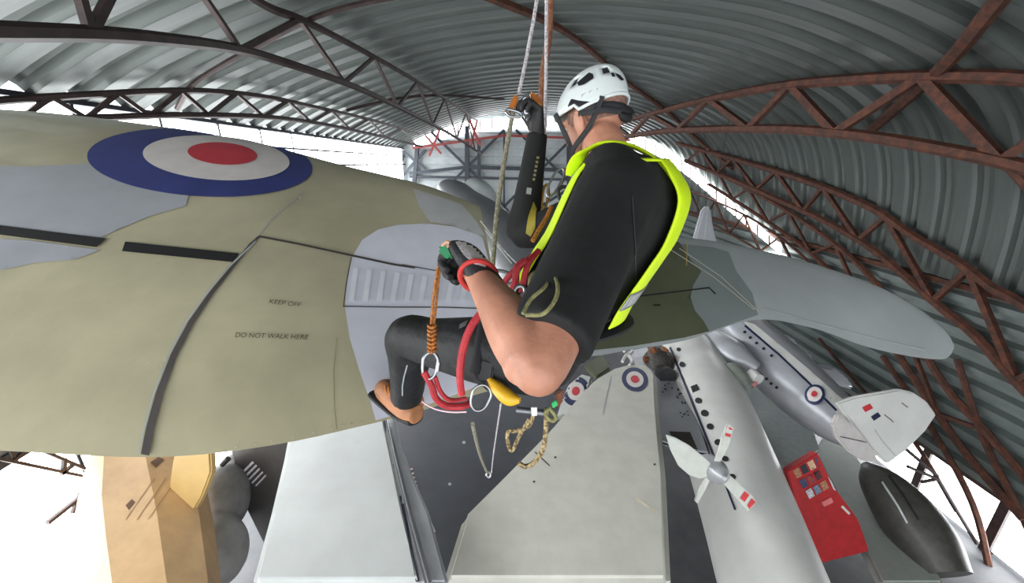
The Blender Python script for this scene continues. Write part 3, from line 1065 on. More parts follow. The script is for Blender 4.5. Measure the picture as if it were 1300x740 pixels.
# engine and stowed gear between the aircraft
en = thing('piston_engine', 'small dark piston engine on show between white wing and airliner', 'engine', PZ(838, 470, -9.5))
engm = mat('engine_metal', (84, 80, 78), 0.5, 0.5, var=0.3, scale=12)
e1 = [(P(832, 444, 14.2), .15), (P(834, 452, 14), .45), (P(838, 464, 13.6), .5), (P(844, 474, 13.3), .3)]
tube('crankcase', [p for p, r in e1], [r for p, r in e1], engm, en, seg=14)
for k in range(6):
    a = k * PI / 3
    p = P(836, 456, 13.6)
    tube('cylinder', [p + RIGHT * math.cos(a) * .25 + UP * math.sin(a) * .25, p + RIGHT * math.cos(a) * .5 + UP * math.sin(a) * .45], .13, mat('copper_brown', (130, 84, 56), 0.5, 0.4), en, seg=10, n=1)
tube('air_intake', [P(842, 474, 13.0), P(848, 478, 12.6)], .28, blackm, en, seg=14, n=1)
tk = thing('drop_tank', 'grey green drop tank under the silver outer wing', 'tank', PZ(930, 480, -9))
t1 = [(P(920, 464, 13.0), .1), (P(926, 470, 12.8), .3), (P(938, 482, 12.4), .32), (P(950, 492, 12.0), .1)]
tube('tank_body', [p for p, r in t1], [r for p, r in t1], mat('tank_green', (128, 134, 126), 0.5), tk, seg=18)
tube('tank_fin', [P(928, 464, 12.9), P(938, 466, 12.6)], .05, silver, tk, seg=8, n=1)
cn = thing('white_canister', 'white canister with a pink end beside the drop tank', 'canister', PZ(960, 485, -9))
tube('canister_body', [P(953, 474, 12.5), P(963, 482, 12.2)], .18, whitep, cn, seg=18, n=1)
tube('canister_cap', [P(956, 487, 12.2), P(960, 489, 12.15)], .1, mat('pink_cap', (190, 120, 120), 0.5), cn, seg=14, n=1)

# red display stand with pictures
rs = thing('display_stand', 'red display stand covered with small pictures, bottom right', 'display stand', PZ(1040, 620, FLOOR))
D1 = 9.6
rb = plate('panel', [P(x, y, D1) for x, y in [(1000, 598), (1038, 575), (1050, 600), (1062, 622), (1090, 660), (1104, 700), (1040, 716), (1012, 652)]], 0.2, mat('display_red', (178, 34, 38), 0.45, var=0.15), rs, bevel=0.02)
random.seed(11)
cl = [(170, 120, 90), (60, 70, 100), (200, 200, 205), (40, 42, 50), (150, 60, 60), (120, 130, 150), (205, 170, 140), (84, 40, 44)]
n = 0
for i in range(4):
    for j in range(3):
        a = (1006 + i * 9 + j * 8, 597 - i * 5 + j * 13)
        q = [a, (a[0] + 7, a[1] - 4), (a[0] + 12, a[1] + 6), (a[0] + 5, a[1] + 10)]
        decal('picture', rb, q, 0.015, mat('print_%d' % (n % 8), cl[n % 8], 0.5, var=0.5, scale=30), rb)
        n += 1
decal('white_edge', rb, polystrip([(1040, 578), (1050, 602), (1058, 620), (1066, 626)], 1.8), 0.015, whitep, rb)
decal('caption', rb, strip((1044, 640), (1056, 634), 7), 0.015, mat('caption_pink', (220, 120, 120), 0.5), rb)
decal('white_edge', rb, polystrip([(1068, 642), (1078, 652)], 3.0), 0.015, whitep, rb)
ds = thing('dark_display_board', 'dark board with blurred prints leaning beside the red display stand', 'display board', PZ(1012, 640, FLOOR))
dbp = plate('board', [P(x, y, 9.9) for x, y in [(990, 606), (1003, 600), (1020, 648), (1042, 748), (1022, 748), (1000, 650)]], 0.1, mat('board_dark', (40, 44, 56), 0.5, var=0.5, scale=9), ds, bevel=0.01)
for k in range(4):
    decal('print', dbp, strip((1000 + k * 5, 612 + k * 13), (1007 + k * 5, 609 + k * 13), 5), 0.012, mat('print_%d' % (k + 2), cl[k + 2], 0.5), dbp)

# broad pale wing and dark hull, bottom right
bw = thing('pale_wing_aircraft', 'pale grey rounded wing sweeping past the red display stand', 'aircraft', PZ(1080, 640, -9))
plate('wing', zp([(1034, 572), (1046, 552), (1062, 548), (1080, 568), (1096, 590), (1120, 622), (1150, 655), (1200, 740), (1120, 740), (1085, 670), (1060, 620)], -9.0), 0.3, mat('pale_green_grey', (160, 166, 160), 0.4, var=0.05), bw, bevel=0.06)
hu = thing('dark_nose', 'dark rounded aircraft nose under the white tail fin', 'aircraft', PZ(1150, 640, FLOOR))
h1 = [(P(1098, 588, 11.0), .1), (P(1112, 606, 10.7), .42), (P(1140, 640, 10.2), .62), (P(1172, 684, 9.7), .66), (P(1200, 730, 9.2), .5)]
hb = tube('hull', [p for p, r in h1], [r for p, r in h1], mat('dark_hull', (72, 70, 66), 0.4, 0.2, var=0.2), hu, seg=24)
decal('canopy_rail', hb, polystrip([(1128, 604), (1146, 628), (1166, 660)], 3.0), 0.02, blackm, hb)
decal('canopy_rail', hb, polystrip([(1120, 612), (1140, 642), (1152, 664)], 2.4), 0.02, palesteel, hb)
su = thing('support_trestle', 'dark angled trestle leg standing beside the tail fin', 'trestle', PZ(1185, 610, FLOOR))
for a, b in [((1152, 592), (1190, 608)), ((1190, 608), (1170, 612)), ((1190, 608), (1240, 690)), ((1190, 604), (1150, 570))]:
    tube('trestle_bar', [P(a[0], a[1], 10.6), P(b[0], b[1], 10.6)], .045, darksteel, su, seg=8, n=1)

# grey fin far beyond the wing
gf = thing('distant_fin', 'slim upright grey tail fin rising behind the pale wing', 'tail fin', P(892, 300, 14))
gfp = plate('fin_panel', [P(x, y, 14.0) for x, y in [(880, 310), (886, 288), (893, 264), (899, 260), (903, 264), (906, 286), (912, 312)]], 0.25, silver, gf, bevel=0.06)
decal('rudder_line', gfp, polystrip([(898, 264), (896, 286), (893, 308)], 1.6), 0.02, palesteel, gfp)

for dx in (0, 8):
    tube('suspension_wire', [P(896 + dx, 266, 14.1), roof_hit(894 + dx * 4, 150, .1)], .012, darksteel, gf, seg=6, n=1)

# small pale machines beyond the trainer
for lab, xy, dd in [('small pale aircraft canopy just beyond the trainer spine', [(996, 424), (1008, 428), (1016, 440), (1004, 442)], 15),
                    ('pale rounded tip with faint ring behind the trainer spine', [(1012, 440), (1030, 448), (1040, 466), (1020, 462)], 14),
                    ('grey green hump against the dark right wall', [(1030, 462), (1060, 466), (1082, 484), (1088, 496), (1050, 486)], 13)]:
    tag(plate('distant_aircraft_part', [P(x, y, dd) for x, y in xy], 0.4, silver, None, bevel=0.1), lab, 'aircraft')

# tan fuselage, grey mound and information board under the wing, bottom left
ta = thing('tan_fuselage', 'tan painted fuselage with small dark openings, below the wing at bottom left', 'aircraft', PZ(190, 640, FLOOR))
tanm = mat('tan_paint', (196, 160, 116), 0.45, var=0.14, scale=1.5)
tan2 = mat('tan_ply', (206, 172, 112), 0.45, var=0.08, scale=1.5)
t2 = [(P(168, 545, 8.0), .48), (P(178, 590, 7.7), .78), (P(184, 640, 7.3), .90), (P(190, 700, 6.8), .9), (P(200, 790, 6.0), .8), (P(200, 880, 5.4), .6)]
bm = bmesh.new()
add_tube(bm, [p for p, r in t2], [(r, r) for p, r in t2], 9, RIGHT + UP * .4)
bmesh.ops.recalc_face_normals(bm, faces=bm.faces[:])
tb = obj('hull', bm, tanm, ta, angle=0.3)
tube('prop_stand', [P(196, 700, 7.0), P(196, 700, 7.0) - Vector((0, 0, 3.2))], .1, darksteel, ta, n=1)
tw = plate('side_panel', [P(x, y, 7.0) for x, y in [(222, 566), (266, 560), (268, 600), (256, 632), (244, 652), (222, 720), (206, 720), (212, 640), (216, 600)]], 0.15, tan2, ta, bevel=0.03)
decal('opening', tb, [(190, 588), (200, 581), (208, 584), (197, 594)], 0.02, mat('brown_shade', (96, 70, 50), 0.7), tb)
decal('opening', tb, [(160, 642), (168, 634), (172, 638), (164, 648)], 0.02, mat('brown_shade', (96, 70, 50), 0.7), tb)
for k in range(3):
    decal('plank_seam', tb, polystrip([(160 + k * 14, 660), (178 + k * 14, 634), (196 + k * 14, 608)], 1.0), 0.015, mat('tan_seam', (160, 122, 88), 0.6), tb)
gm = thing('covered_machine', 'smooth dark grey covered machine beside the tan fuselage', 'machine', PZ(285, 640, FLOOR))
bm = bmesh.new()
add_ell(bm, P(282, 634, 9.0), (RIGHT, UP, FWD), (.55, .8, .6), 20, 14)
add_ell(bm, P(300, 600, 9.6), (RIGHT, UP, FWD), (.4, .55, .4), 16, 12)
add_ell(bm, P(270, 700, 8.4), (RIGHT, UP, FWD), (.7, .8, .6), 16, 12)
link('cover', remesh(bm, 0.06, 6), mat('grey_cover', (128, 127, 125), 0.55, var=0.2, scale=2), gm)
tube('cap_knob', [P(282, 590, 8.6), P(290, 582, 8.6)], .06, blackm, gm, seg=10, n=1)
ib = thing('information_board', 'dark information board with white print, between covered machine and grey wing', 'board', PZ(325, 620, FLOOR))
ibp = plate('panel', [P(x, y, 9.3) for x, y in [(290, 560), (365, 545), (372, 560), (350, 640), (340, 700), (310, 640), (296, 580)]], 0.08, mat('board_charcoal', (58, 56, 56), 0.5, var=0.1), ib, bevel=0.01)
wpr = mat('white_print', (196, 196, 205), 0.5, var=0.4, scale=40)
for k in range(5):
    decal('print_line', ibp, strip((305 + k * 5, 603 + k * 3.4), (322 + k * 4, 586 + k * 4.2), 3.0 - k * .3), 0.012, wpr, ibp, grid=20)
# ------------------------------------------------------------------ the rope worker
Z = Vector((0, 0, 1))
man = thing('person', 'rope access worker in white helmet, yellow vest and black shirt, hanging beside the wing', 'person', P(705, 470, 1.08))
skin = mat('skin', (184, 128, 104), 0.5, var=0.14, scale=14, bump=0.08, bscale=120)
shirt_m = mat('black_cotton', (17, 17, 17), 0.85, var=0.25, scale=18, bump=0.5, bscale=14)
trous_m = mat('black_work_trousers', (14, 15, 17), 0.65, var=0.35, scale=10, bump=0.9, bscale=16)
hiviz = mat('fluorescent_yellow', (206, 236, 22), 0.6, var=0.06, scale=12, bump=0.2, bscale=30)
band_m = mat('reflective_grey', (142, 144, 142), 0.4, 0.2, var=0.1)
helm_m = mat('helmet_white', (214, 220, 218), 0.3, var=0.04)
strap_m = mat('black_webbing', (24, 24, 27), 0.7, var=0.2)
glove_m = mat('glove_black', (34, 32, 34), 0.7, var=0.4, scale=20, bump=0.5, bscale=60)
glove_g = mat('glove_grey_knit', (214, 204, 206), 0.8, var=0.3, scale=40, bump=0.6, bscale=150)
cuff_r = mat('red_cuff', (178, 44, 40), 0.7, var=0.15)

f = Vector((-.9, .43, 0)).normalized()          # facing
l = Vector((-.43, -.9, 0)).normalized()         # his left, towards the camera
C1 = P(792, 268, 1.09)
HIP = P(684, 436, 1.13)
SL = P(782, 250, .94)
EL = P(684, 462, .655)
WL = P(608, 352, .86)
SR = C1 - l * .17 + Z * .03
ER = P(664, 296, 1.48)
WR = P(682, 172, 1.42)
KL = P(520, 430, 1.30)
AL = P(516, 508, 1.50)
HL, HR = HIP + l * .09, HIP - l * .09
KR = P(526, 446, 1.62)
AR = P(520, 500, 1.70)
NB = P(770, 206, 1.14)
HC = P(752, 150, 1.20)
hf = Vector((-.66, .72, -.32)).normalized()
hl = Vector((-.72, -.68, 0)).normalized()
hl = (hl - hf * hl.dot(hf)).normalized()
hu = hl.cross(hf)
if hu.z < 0:
    hu = -hu


def chain(bm, pr, seg=18, n=5, ref=None):
    full = [tuple(p) + ((r, r) if not isinstance(r, tuple) else r) for p, r in pr]
    c = catmull(full, n)
    add_tube(bm, [q[:3] for q in c], [tuple(q[3:5]) for q in c], seg, ref)


def L_(a, b, t):
    return a + (b - a) * t


# continuous body
bm = bmesh.new()
WAIST = L_(C1, HIP, .62)
chain(bm, [(HIP - Z * .08, (.10, .13)), (HIP, (.125, .16)), (WAIST, (.115, .145)), (L_(C1, HIP, .25), (.125, .17)), (C1, (.12, .18)), (L_(C1, NB, .45), (.10, .15)), (L_(C1, NB, .75), (.08, .10)), (NB, (.062, .066))], ref=f)
chain(bm, [(NB - Z * .06, .068), (NB + Z * .02, .062), (L_(NB, HC, .55), .060), (HC - hu * .03, .058)])
add_ell(bm, HC + hu * .008 - hf * .014, (hf, hl, hu), (.094, .076, .086))
add_ell(bm, HC - hu * .045 + hf * .035, (hf, hl, hu), (.062, .056, .075))
add_ell(bm, HC - hu * .098 + hf * .062, (hf, hl, hu), (.028, .034, .022), 12, 8)
add_ell(bm, HC - hu * .03 + hf * .098, (hf, hl, hu), (.020, .012, .026), 12, 8)
add_ell(bm, HC - hu * .07 + hf * .084, (hf, hl, hu), (.012, .026, .008), 12, 8)
add_ell(bm, HC + hu * .012 + hf * .078, (hf, hl, hu), (.020, .052, .012), 12, 8)
for s in (1, -1):
    ec = HC - hu * .025 + hl * (s * .078) - hf * .005
    add_ell(bm, ec, (hf, hl, hu), (.020, .009, .034), 12, 10)
    chain(bm, [(ec + hu * .03 + hf * .012, .005), (ec + hu * .034 - hf * .008 + hl * s * .008, .006), (ec - hf * .022 + hl * s * .012, .006), (ec - hu * .022 - hf * .008 + hl * s * .004, .007)], 8)
chain(bm, [(C1 + l * .10 + Z * .03, .085), (SL, .078), (L_(SL, EL, .35), .064), (L_(SL, EL, .7), .057), (EL, .050), (L_(EL, WL, .12), .056), (L_(EL, WL, .32), .055), (L_(EL, WL, .65), .042), (WL, .030), (WL + (WL - EL).normalized() * .03, .030)])
add_ell(bm, EL + (EL - L_(SL, WL, .5)).normalized() * .012, (RIGHT, UP, FWD), (.044, .044, .044), 14, 10)
chain(bm, [(C1 - l * .10 + Z * .03, .085), (SR, .07), (L_(SR, ER, .5), .055), (ER, .045), (L_(ER, WR, .3), .046), (WR, .029), (WR + Z * .02, .029)])
for h_, k_, a_ in ((HL, KL, AL), (HR, KR, AR)):
    chain(bm, [(h_, .088), (L_(h_, k_, .35), .082), (L_(h_, k_, .8), .060), (k_, .055), (L_(k_, a_, .3), .055), (L_(k_, a_, .8), .038), (a_, .036)])
body = link('body', remesh(bm, 0.0055, 6), skin, man, angle=None)
body['label'] = 'bare forearm, neck and side of the head'
# short hair, eyes
bm = bmesh.new()
add_ell(bm, HC + hu * .009 - hf * .015, (hf, hl, hu), (.0955, .0775, .0875), 32, 20)
geo = [v for v in bm.verts if (v.co - HC).dot(hu) < -.035 + 0.25 * max(0, (v.co - HC).dot(hf) + .02) or (v.co - HC).dot(hf) > .055]
bmesh.ops.delete(bm, geom=geo, context='VERTS')
obj('hair', bm, mat('cropped_hair', (150, 112, 96), 0.8, c2=(120, 88, 76), scale=90, bump=0.5, bscale=200), man)
for s in (1, -1):
    bm = bmesh.new()
    add_ell(bm, HC + hf * .086 + hl * (s * .032) - hu * .005, (hf, hl, hu), (.012, .013, .010), 14, 10)
    e = obj('eye', bm, mat('eye_white', (230, 228, 222), 0.2, var=.02), man)
    bm = bmesh.new()
    add_ell(bm, HC + hf * .0965 + hl * (s * .032) - hu * .005, (hf, hl, hu), (.003, .005, .005), 10, 8)
    obj('iris', bm, mat('iris_dark', (50, 40, 36), 0.2), e)

# shirt: torso and both sleeves in one skin
bm = bmesh.new()
chain(bm, [(HIP + Z * .0, (.11, .14)), (HIP + Z * .04, (.125, .155)), (WAIST, (.128, .16)), (L_(C1, HIP, .25), (.148, .185)), (C1, (.142, .195)), (L_(C1, NB, .4), (.122, .17)), (L_(C1, NB, .72), (.095, .115)), (L_(C1, NB, .95), (.07, .074))], ref=f)
chain(bm, [(C1 + l * .06 + Z * .02, .11), (SL, .100), (L_(SL, EL, .25), .092), (L_(SL, EL, .5), .086), (L_(SL, EL, .75), .080), (L_(SL, EL, .86), .078), (L_(SL, EL, .90), .076)])
chain(bm, [(SL + Z * .01, .085), (L_(SL, NB, .5) + Z * .01, .080), (L_(SL, NB, .9), .06)])
chain(bm, [(C1 - l * .08 + Z * .03, .10), (SR, .085), (L_(SR, ER, .5), .068), (ER, .058), (L_(ER, WR, .3), .054), (L_(ER, WR, .7), .044), (L_(ER, WR, 1.02), .037)])
sh = link('black_shirt', remesh(bm, 0.006, 8), shirt_m, man, angle=None)
# collar
tube('collar', [NB + f * .06 + Z * .012, NB + l * .068 - Z * .004, NB - f * .066 + Z * .02, NB - l * .066 + Z * .01], .012, strap_m, man, closed=True, n=8)
# faint seam on the shirt and sleeve print
decal('side_seam', sh, polystrip([(802, 250), (806, 320), (808, 400), (800, 440)], 1.4), 0.002, mat('seam_grey', (52, 52, 50), 0.8), sh, grid=6)
prm = mat('sleeve_print', (128, 122, 88), 0.7, var=0.3)
for k in range(6):
    decal('sleeve_print_mark', sh, strip((681 - k * 1.0, 200 + k * 5.5), (684 - k * 1.0, 200.5 + k * 5.5), 3.2), 0.002, prm, sh, grid=5)
decal('sleeve_patch', sh, [(669, 238), (675, 239), (674, 247), (668, 246)], 0.002, band_m, sh, grid=5)
decal('sleeve_yellow_panel', sh, [(674, 300), (668, 296), (672, 270), (677, 256), (681, 266), (680, 290)], 0.003, mat('mustard_panel', (150, 136, 40), 0.7, var=.2), sh, grid=5)

# high visibility vest: a shell round the torso, open at the arm
def shell_ring(center, a, b, t):
    return center + f * (a * math.cos(t)) + (-l) * (b * math.sin(t))


VR = [(C1 + Z * .135, .098, .15), (C1 + Z * .10, .13, .185), (C1 + Z * .04, .162, .212), (L_(C1, HIP, .14), .172, .214), (L_(C1, HIP, .3), .174, .205), (L_(C1, HIP, .46), .172, .196), (L_(C1, HIP, .6), .170, .19), (L_(C1, HIP, .72), .175, .19)]
vr = catmull([tuple(c) + (a, b) for c, a, b in VR], 6)
NT = 96


def vest_piece(name, t0, t1, m, parent, cut, off=0.0, thick=0.004, v0=0, v1=None):
    bm = bmesh.new()
    rows = []
    sub = vr[v0:v1]
    for i, q in enumerate(sub):
        c, a, b = Vector(q[:3]), q[3] + off, q[4] + off
        rows.append([bm.verts.new(shell_ring(c, a, b, t0 + (t1 - t0) * k / NT)) for k in range(NT + 1)])
    nr = len(vr)
    for i in range(len(sub) - 1):
        for k in range(NT):
            t = t0 + (t1 - t0) * (k + .5) / NT
            v = (i + v0 + .5) / (nr - 1)
            if cut and cut(t, v):
                continue
            bm.faces.new((rows[i][k], rows[i][k + 1], rows[i + 1][k + 1], rows[i + 1][k]))
    lone = [v for v in bm.verts if not v.link_faces]
    bmesh.ops.delete(bm, geom=lone, context='VERTS')
    me = mesh_of(bm, name)
    o = link(name, me, m, parent, angle=None)
    md = o.modifiers.new('thickness', 'SOLIDIFY')
    md.thickness = thick
    md.offset = 1.0
    return o


# t = 0 front, -pi/2 his left side, pi back
def armhole(t, v):
    tt = (t + PI / 2 + PI) % (2 * PI) - PI          # angle from the left side
    r = (tt + PI / 2 + PI) % (2 * PI) - PI
    half = 1.02 if v < .75 else 1.02
    return -1.02 < tt < .80 and v > .02 or abs(abs(tt) - PI) < .9 and v < .6


vest = vest_piece('hi_vis_vest', 0, 2 * PI, hiviz, man, armhole)
vest_piece('reflective_band', 0, 2 * PI, band_m, vest, armhole, off=.003, v0=int(len(vr) * .74), v1=int(len(vr) * .88))
sp1 = [P(722, 222, 1.14), P(728, 210, 1.11), P(740, 195, 1.07), P(760, 184, 1.05), P(786, 182, 1.02), P(815, 191, 1.0), P(845, 214, .985), P(862, 240, .98)]
tube('shoulder_strap', sp1, [(.005, .010), (.006, .018), (.006, .022), (.006, .024), (.006, .028), (.006, .034), (.006, .032), (.006, .022)], hiviz, vest, seg=12, ref=Z + RIGHT * .2)

# trousers
bm = bmesh.new()
chain(bm, [(HIP + Z * .06, (.13, .16)), (HIP, (.138, .172)), (HIP - Z * .09, (.10, .14))], ref=f)
for h_, k_, a_ in ((HL, KL, AL), (HR, KR, AR)):
    kb = (k_ - (h_ + a_) / 2).normalized()
    chain(bm, [(h_, .102), (L_(h_, k_, .35), .096), (L_(h_, k_, .75), .078), (k_ + kb * .008, .072), (L_(k_, a_, .25), .070), (L_(k_, a_, .6), .062), (L_(k_, a_, .95), .060)])
tr = link('trousers', remesh(bm, 0.007, 6), trous_m, man, angle=None)
decal('knee_piping', tr, polystrip([(517, 463), (513, 478), (511, 490), (511, 502)], 1.6), 0.002, mat('piping_grey', (150, 156, 156), 0.4), tr, grid=6)
decal('thigh_print', tr, [(594, 407), (584, 412), (583, 418), (592, 414)], 0.002, mat('print_grey', (110, 110, 112), 0.5), tr, grid=6)

# boots
bootm = mat('tan_leather', (168, 112, 74), 0.55, var=0.2, scale=20, bump=0.3, bscale=60)
for i, (a_, toe) in enumerate(((AL, P(486, 494, 1.58)), (AR, P(500, 500, 1.78)))):
    toe_d = (toe - a_).normalized()
    nrm = (-toe_d.cross(Vector((0, 1, -.2)))).normalized()
    heel = a_ - toe_d * .03 - UP * .035
    bm = bmesh.new()
    chain(bm, [(L_(KL if i == 0 else KR, a_, .9), .046), (a_, .046), (a_ - UP * .03 + toe_d * .01, .044)], 14)
    chain(bm, [(heel - toe_d * .03, .036), (heel + toe_d * .03, .044), (toe - toe_d * .03, (.046)), (toe + toe_d * .012 + UP * .004, .034)], 16)
    bt = link('boot', remesh(bm, 0.005, 5), bootm, man, angle=None)
    sdir = (FWD * .35 - RIGHT * .45 - UP * .55).normalized()
    bm = bmesh.new()
    chain(bm, [(heel - toe_d * .045 + sdir * .032, (.018, .038)), (heel + toe_d * .04 + sdir * .034, (.016, .044)), (toe + sdir * .036, (.016, .048)), (toe + toe_d * .03 + sdir * .026, (.012, .034))], 16, ref=sdir)
    link('sole', remesh(bm, 0.004, 3), blackm, bt, angle=None)
    for k in range(4):
        c = L_(toe, a_, .30 + .15 * k) - FWD * .035 + UP * .018
        tube('lace', [c - UP * .022 + RIGHT * .01, c - FWD * .014, c + UP * .018 - RIGHT * .006], .0035, mat('lace_orange', (190, 120, 60), 0.7), bt, seg=6, n=4)


# gloves with separate fingers
def hand(name, wrist, d, palm_n, thumb_side, m, parent, curl, sc=1.0, spread=.021, grow=1.0):
    d = d.normalized()
    palm_n = (palm_n - d * palm_n.dot(d)).normalized()
    s = d.cross(palm_n).normalized() * thumb_side
    bm = bmesh.new()
    chain(bm, [(wrist - d * .03, (.026, .034)), (wrist + d * .01, (.025, .036)), (wrist + d * .05, (.022, .045)), (wrist + d * .092, (.019, .046))], 16, ref=palm_n)
    lens = [(.046, .028, .022), (.050, .032, .024), (.046, .030, .022), (.036, .022, .019)]
    for i in range(4):
        base = wrist + d * (.088 - (.008 if i == 3 else 0)) + s * ((1.5 - i) * spread)
        pts = [(base - d * .02, .011)]
        p = base
        ang = 0
        pts.append((p, .0115))
        for j, L in enumerate(lens[i]):
            ang += curl[j]
            p = p + (d * math.cos(ang) + palm_n * math.sin(ang)) * (L * sc)
            pts.append((p, .0105 - .0012 * j))
        chain(bm, pts, 10, 3)
    tb = wrist + d * .03 + s * .036 + palm_n * .006
    p1 = tb + d * .032 + s * .018 + palm_n * .014
    p2 = p1 + d * .026 + palm_n * .022 - s * .004
    p3 = p2 + d * .014 + palm_n * .016 - s * .014
    chain(bm, [(wrist + d * .012 + s * .02, .015), (tb, .0145), (p1, .0125), (p2, .011), (p3, .0095)], 10, 3)
    bmesh.ops.transform(bm, matrix=Matrix.Translation(wrist) @ Matrix.Scale(grow, 4) @ Matrix.Translation(-wrist), verts=bm.verts[:])
    return link(name, remesh(bm, 0.003, 4), m, parent, angle=None)


hd = P(584, 316, .93) - WL
gl = hand('glove', WL + RIGHT * .010, hd, (RIGHT * -.55 - UP * .55 + FWD * .3), -1, glove_m, man, (1.15, 1.35, .9), grow=1.16)
gl['label'] = 'black work glove with grey knitted back on the rope'
decal('knit_back', gl, [(578, 308), (594, 303), (608, 308), (622, 326), (616, 340), (602, 336), (588, 324)], 0.002, glove_g, gl, grid=4)
wd = (WL - EL).normalized()
bm = bmesh.new()
cp = [WL + wd * .004 + (RIGHT * math.cos(t) + (RIGHT.cross(wd)).normalized() * math.sin(t)) * .040 for t in [2 * PI * k / 24 for k in range(24)]]
add_tube(bm, cp, [(.006, .006)] * 24, 8, None, True)
obj('glove_cuff', bm, cuff_r, gl)
hr = hand('glove', WR, Vector((-.06, -.02, 1)), (RIGHT * -.8 - FWD * .3), -1, glove_m, man, (.9, 1.2, .8), .9)
hr['label'] = 'black glove raised to the descender'
decal('glove_piping', hr, polystrip([(690, 150), (696, 162), (697, 176)], 1.6), 0.002, hiviz, hr, grid=4)

# helmet
hel_u = (Z * .92 + Vector((.05, .48, 0))).normalized()
hel_f = (hf - hel_u * hf.dot(hel_u)).normalized()
HB = P(750, 130, 1.21)
bm = bmesh.new()
NR, NS = 16, 48
rowsv = []
for i in range(NR + 1):
    ph = (PI / 2) * i / NR
    r = []
    for k in range(NS):
        t = 2 * PI * k / NS
        fr = 1 - math.cos(t) * .0
        rr = math.sin(ph) ** 0.92
        drop = -.028 * (i / NR) ** 3 * (1 - .55 * math.cos(t) ** 2) - (.020 * (i / NR) ** 3 if math.cos(t) < -.2 else 0)
        p = HB + hel_f * (math.cos(t) * .119 * rr) + hl * (math.sin(t) * .098 * rr) + hel_u * (.112 * math.cos(ph) + drop)
        r.append(bm.verts.new(p))
    rowsv.append(r)
vent = lambda i, k: (i in (8, 9, 10) and k % 8 in (3, 4)) and 6 < k < 42
for i in range(NR):
    for k in range(NS):
        if vent(i, k):
            continue
        bm.faces.new((rowsv[i][k], rowsv[i][(k + 1) % NS], rowsv[i + 1][(k + 1) % NS], rowsv[i + 1][k]))
bmesh.ops.remove_doubles(bm, verts=bm.verts[:], dist=1e-4)
bmesh.ops.recalc_face_normals(bm, faces=bm.faces[:])
hm = obj('helmet', bm, helm_m, man, angle=None)
md = hm.modifiers.new('thickness', 'SOLIDIFY')
md.thickness = .006
md.offset = -1
rim = [v for v in rowsv] and [HB + hel_f * (math.cos(t) * .119) + hl * (math.sin(t) * .098) + hel_u * (-.028 * (1 - .55 * math.cos(t) ** 2) - (.020 if math.cos(t) < -.2 else 0)) for t in [2 * PI * k / NS for k in range(NS)]]
bm = bmesh.new()
add_tube(bm, rim, [(.005, .005)] * NS, 8, None, True)
obj('helmet_rim', bm, helm_m, hm)
bm = bmesh.new()
add_ell(bm, HB, (hel_f, hl, hel_u), (.111, .091, .103), 28, 18)
bmesh.ops.delete(bm, geom=[v for v in bm.verts if (v.co - HB).dot(hel_u) < .012], context='VERTS')
obj('liner', bm, strap_m, hm)
# foam blocks inside the rim at the back
for k in range(13):
    t = PI * .62 + k * PI * .76 / 12
    c = HB + hel_f * (math.cos(t) * .109) + hl * (math.sin(t) * .089) + hel_u * (-.018)
    bm = bmesh.new()
    q = Matrix((hl * math.cos(t) - hel_f * math.sin(t), hel_f * math.cos(t) + hl * math.sin(t), hel_u)).transposed()
    add_box(bm, c, (.013, .014, .030), q)
    obj('foam_block', bm, mat('foam_grey', (176, 178, 174), 0.7), hm, False)
# dark clip and mark on the helmet shell
decal('front_vent', hm, [(733, 106), (748, 93), (753, 95), (754, 100), (742, 108), (735, 110)], .003, blackm, hm, grid=5)
decal('shell_mark', hm, [(775, 93), (779, 93), (781, 98), (777, 98)], .002, strap_m, hm, grid=5)
decal('shell_mark', hm, [(780, 93), (787, 96), (792, 102), (788, 103), (783, 98)], .002, strap_m, hm, grid=5)


def web(pts, w=.011, name='chin_strap', m=strap_m, par=None, t=.003):
    return tube(name, pts, [(t, w)] * len(pts), m, par or hm, seg=8, n=6, ref=(hl if 'nape' not in name else hl * .8 - hf * .7))


earL = HC + hl * .088 - hu * .02
chin = HC - hu * .125 + hf * .055 + hl * .02
web([HB + hl * .098 + hf * .06 - hel_u * .02, earL + hf * .04 - hu * .03, chin + hl * .03 + hu * .012], .009)
web([HB + hl * .07 - hf * .095 - hel_u * .035, HC + hl * .086 - hf * .045 - hu * .045, earL + hf * .028 - hu * .07, chin + hl * .032], .009)
web([HB + hl * .10 - hf * .0 - hel_u * .012, HC + hl * .085 - hf * .05 + hu * .008, HC + hl * .045 - hf * .105 - hu * .012, HC - hf * .118 - hu * .022, HC - hl * .06 - hf * .10 - hu * .015], .012, 'nape_cradle')
web([HC + hl * .092 - hf * .02 - hu * .0, HC + hl * .07 - hf * .085 - hu * .015, HC + hl * .03 - hf * .116 - hu * .03], .010, 'nape_cradle')
web([chin + hl * .03, chin, chin - hl * .04 + hu * .02], .009)
tube('strap_buckle', [chin + hl * .03 + hu * .012, chin + hl * .028 - hu * .014], .010, mat('buckle_yellow', (222, 160, 40), 0.5), hm, seg=10, n=1)
web([chin + hl * .02 - hu * .02, chin - hu * .06 + hf * .01, NB + f * .09 + Z * .0], .007, 'strap_tail')
nd = HC - hf * .098 - hl * .02 - hu * .03
bm = bmesh.new()
add_ell(bm, nd, (hf, hl, hu), (.012, .034, .022), 16, 10)
obj('nape_pad', bm, strap_m, hm)
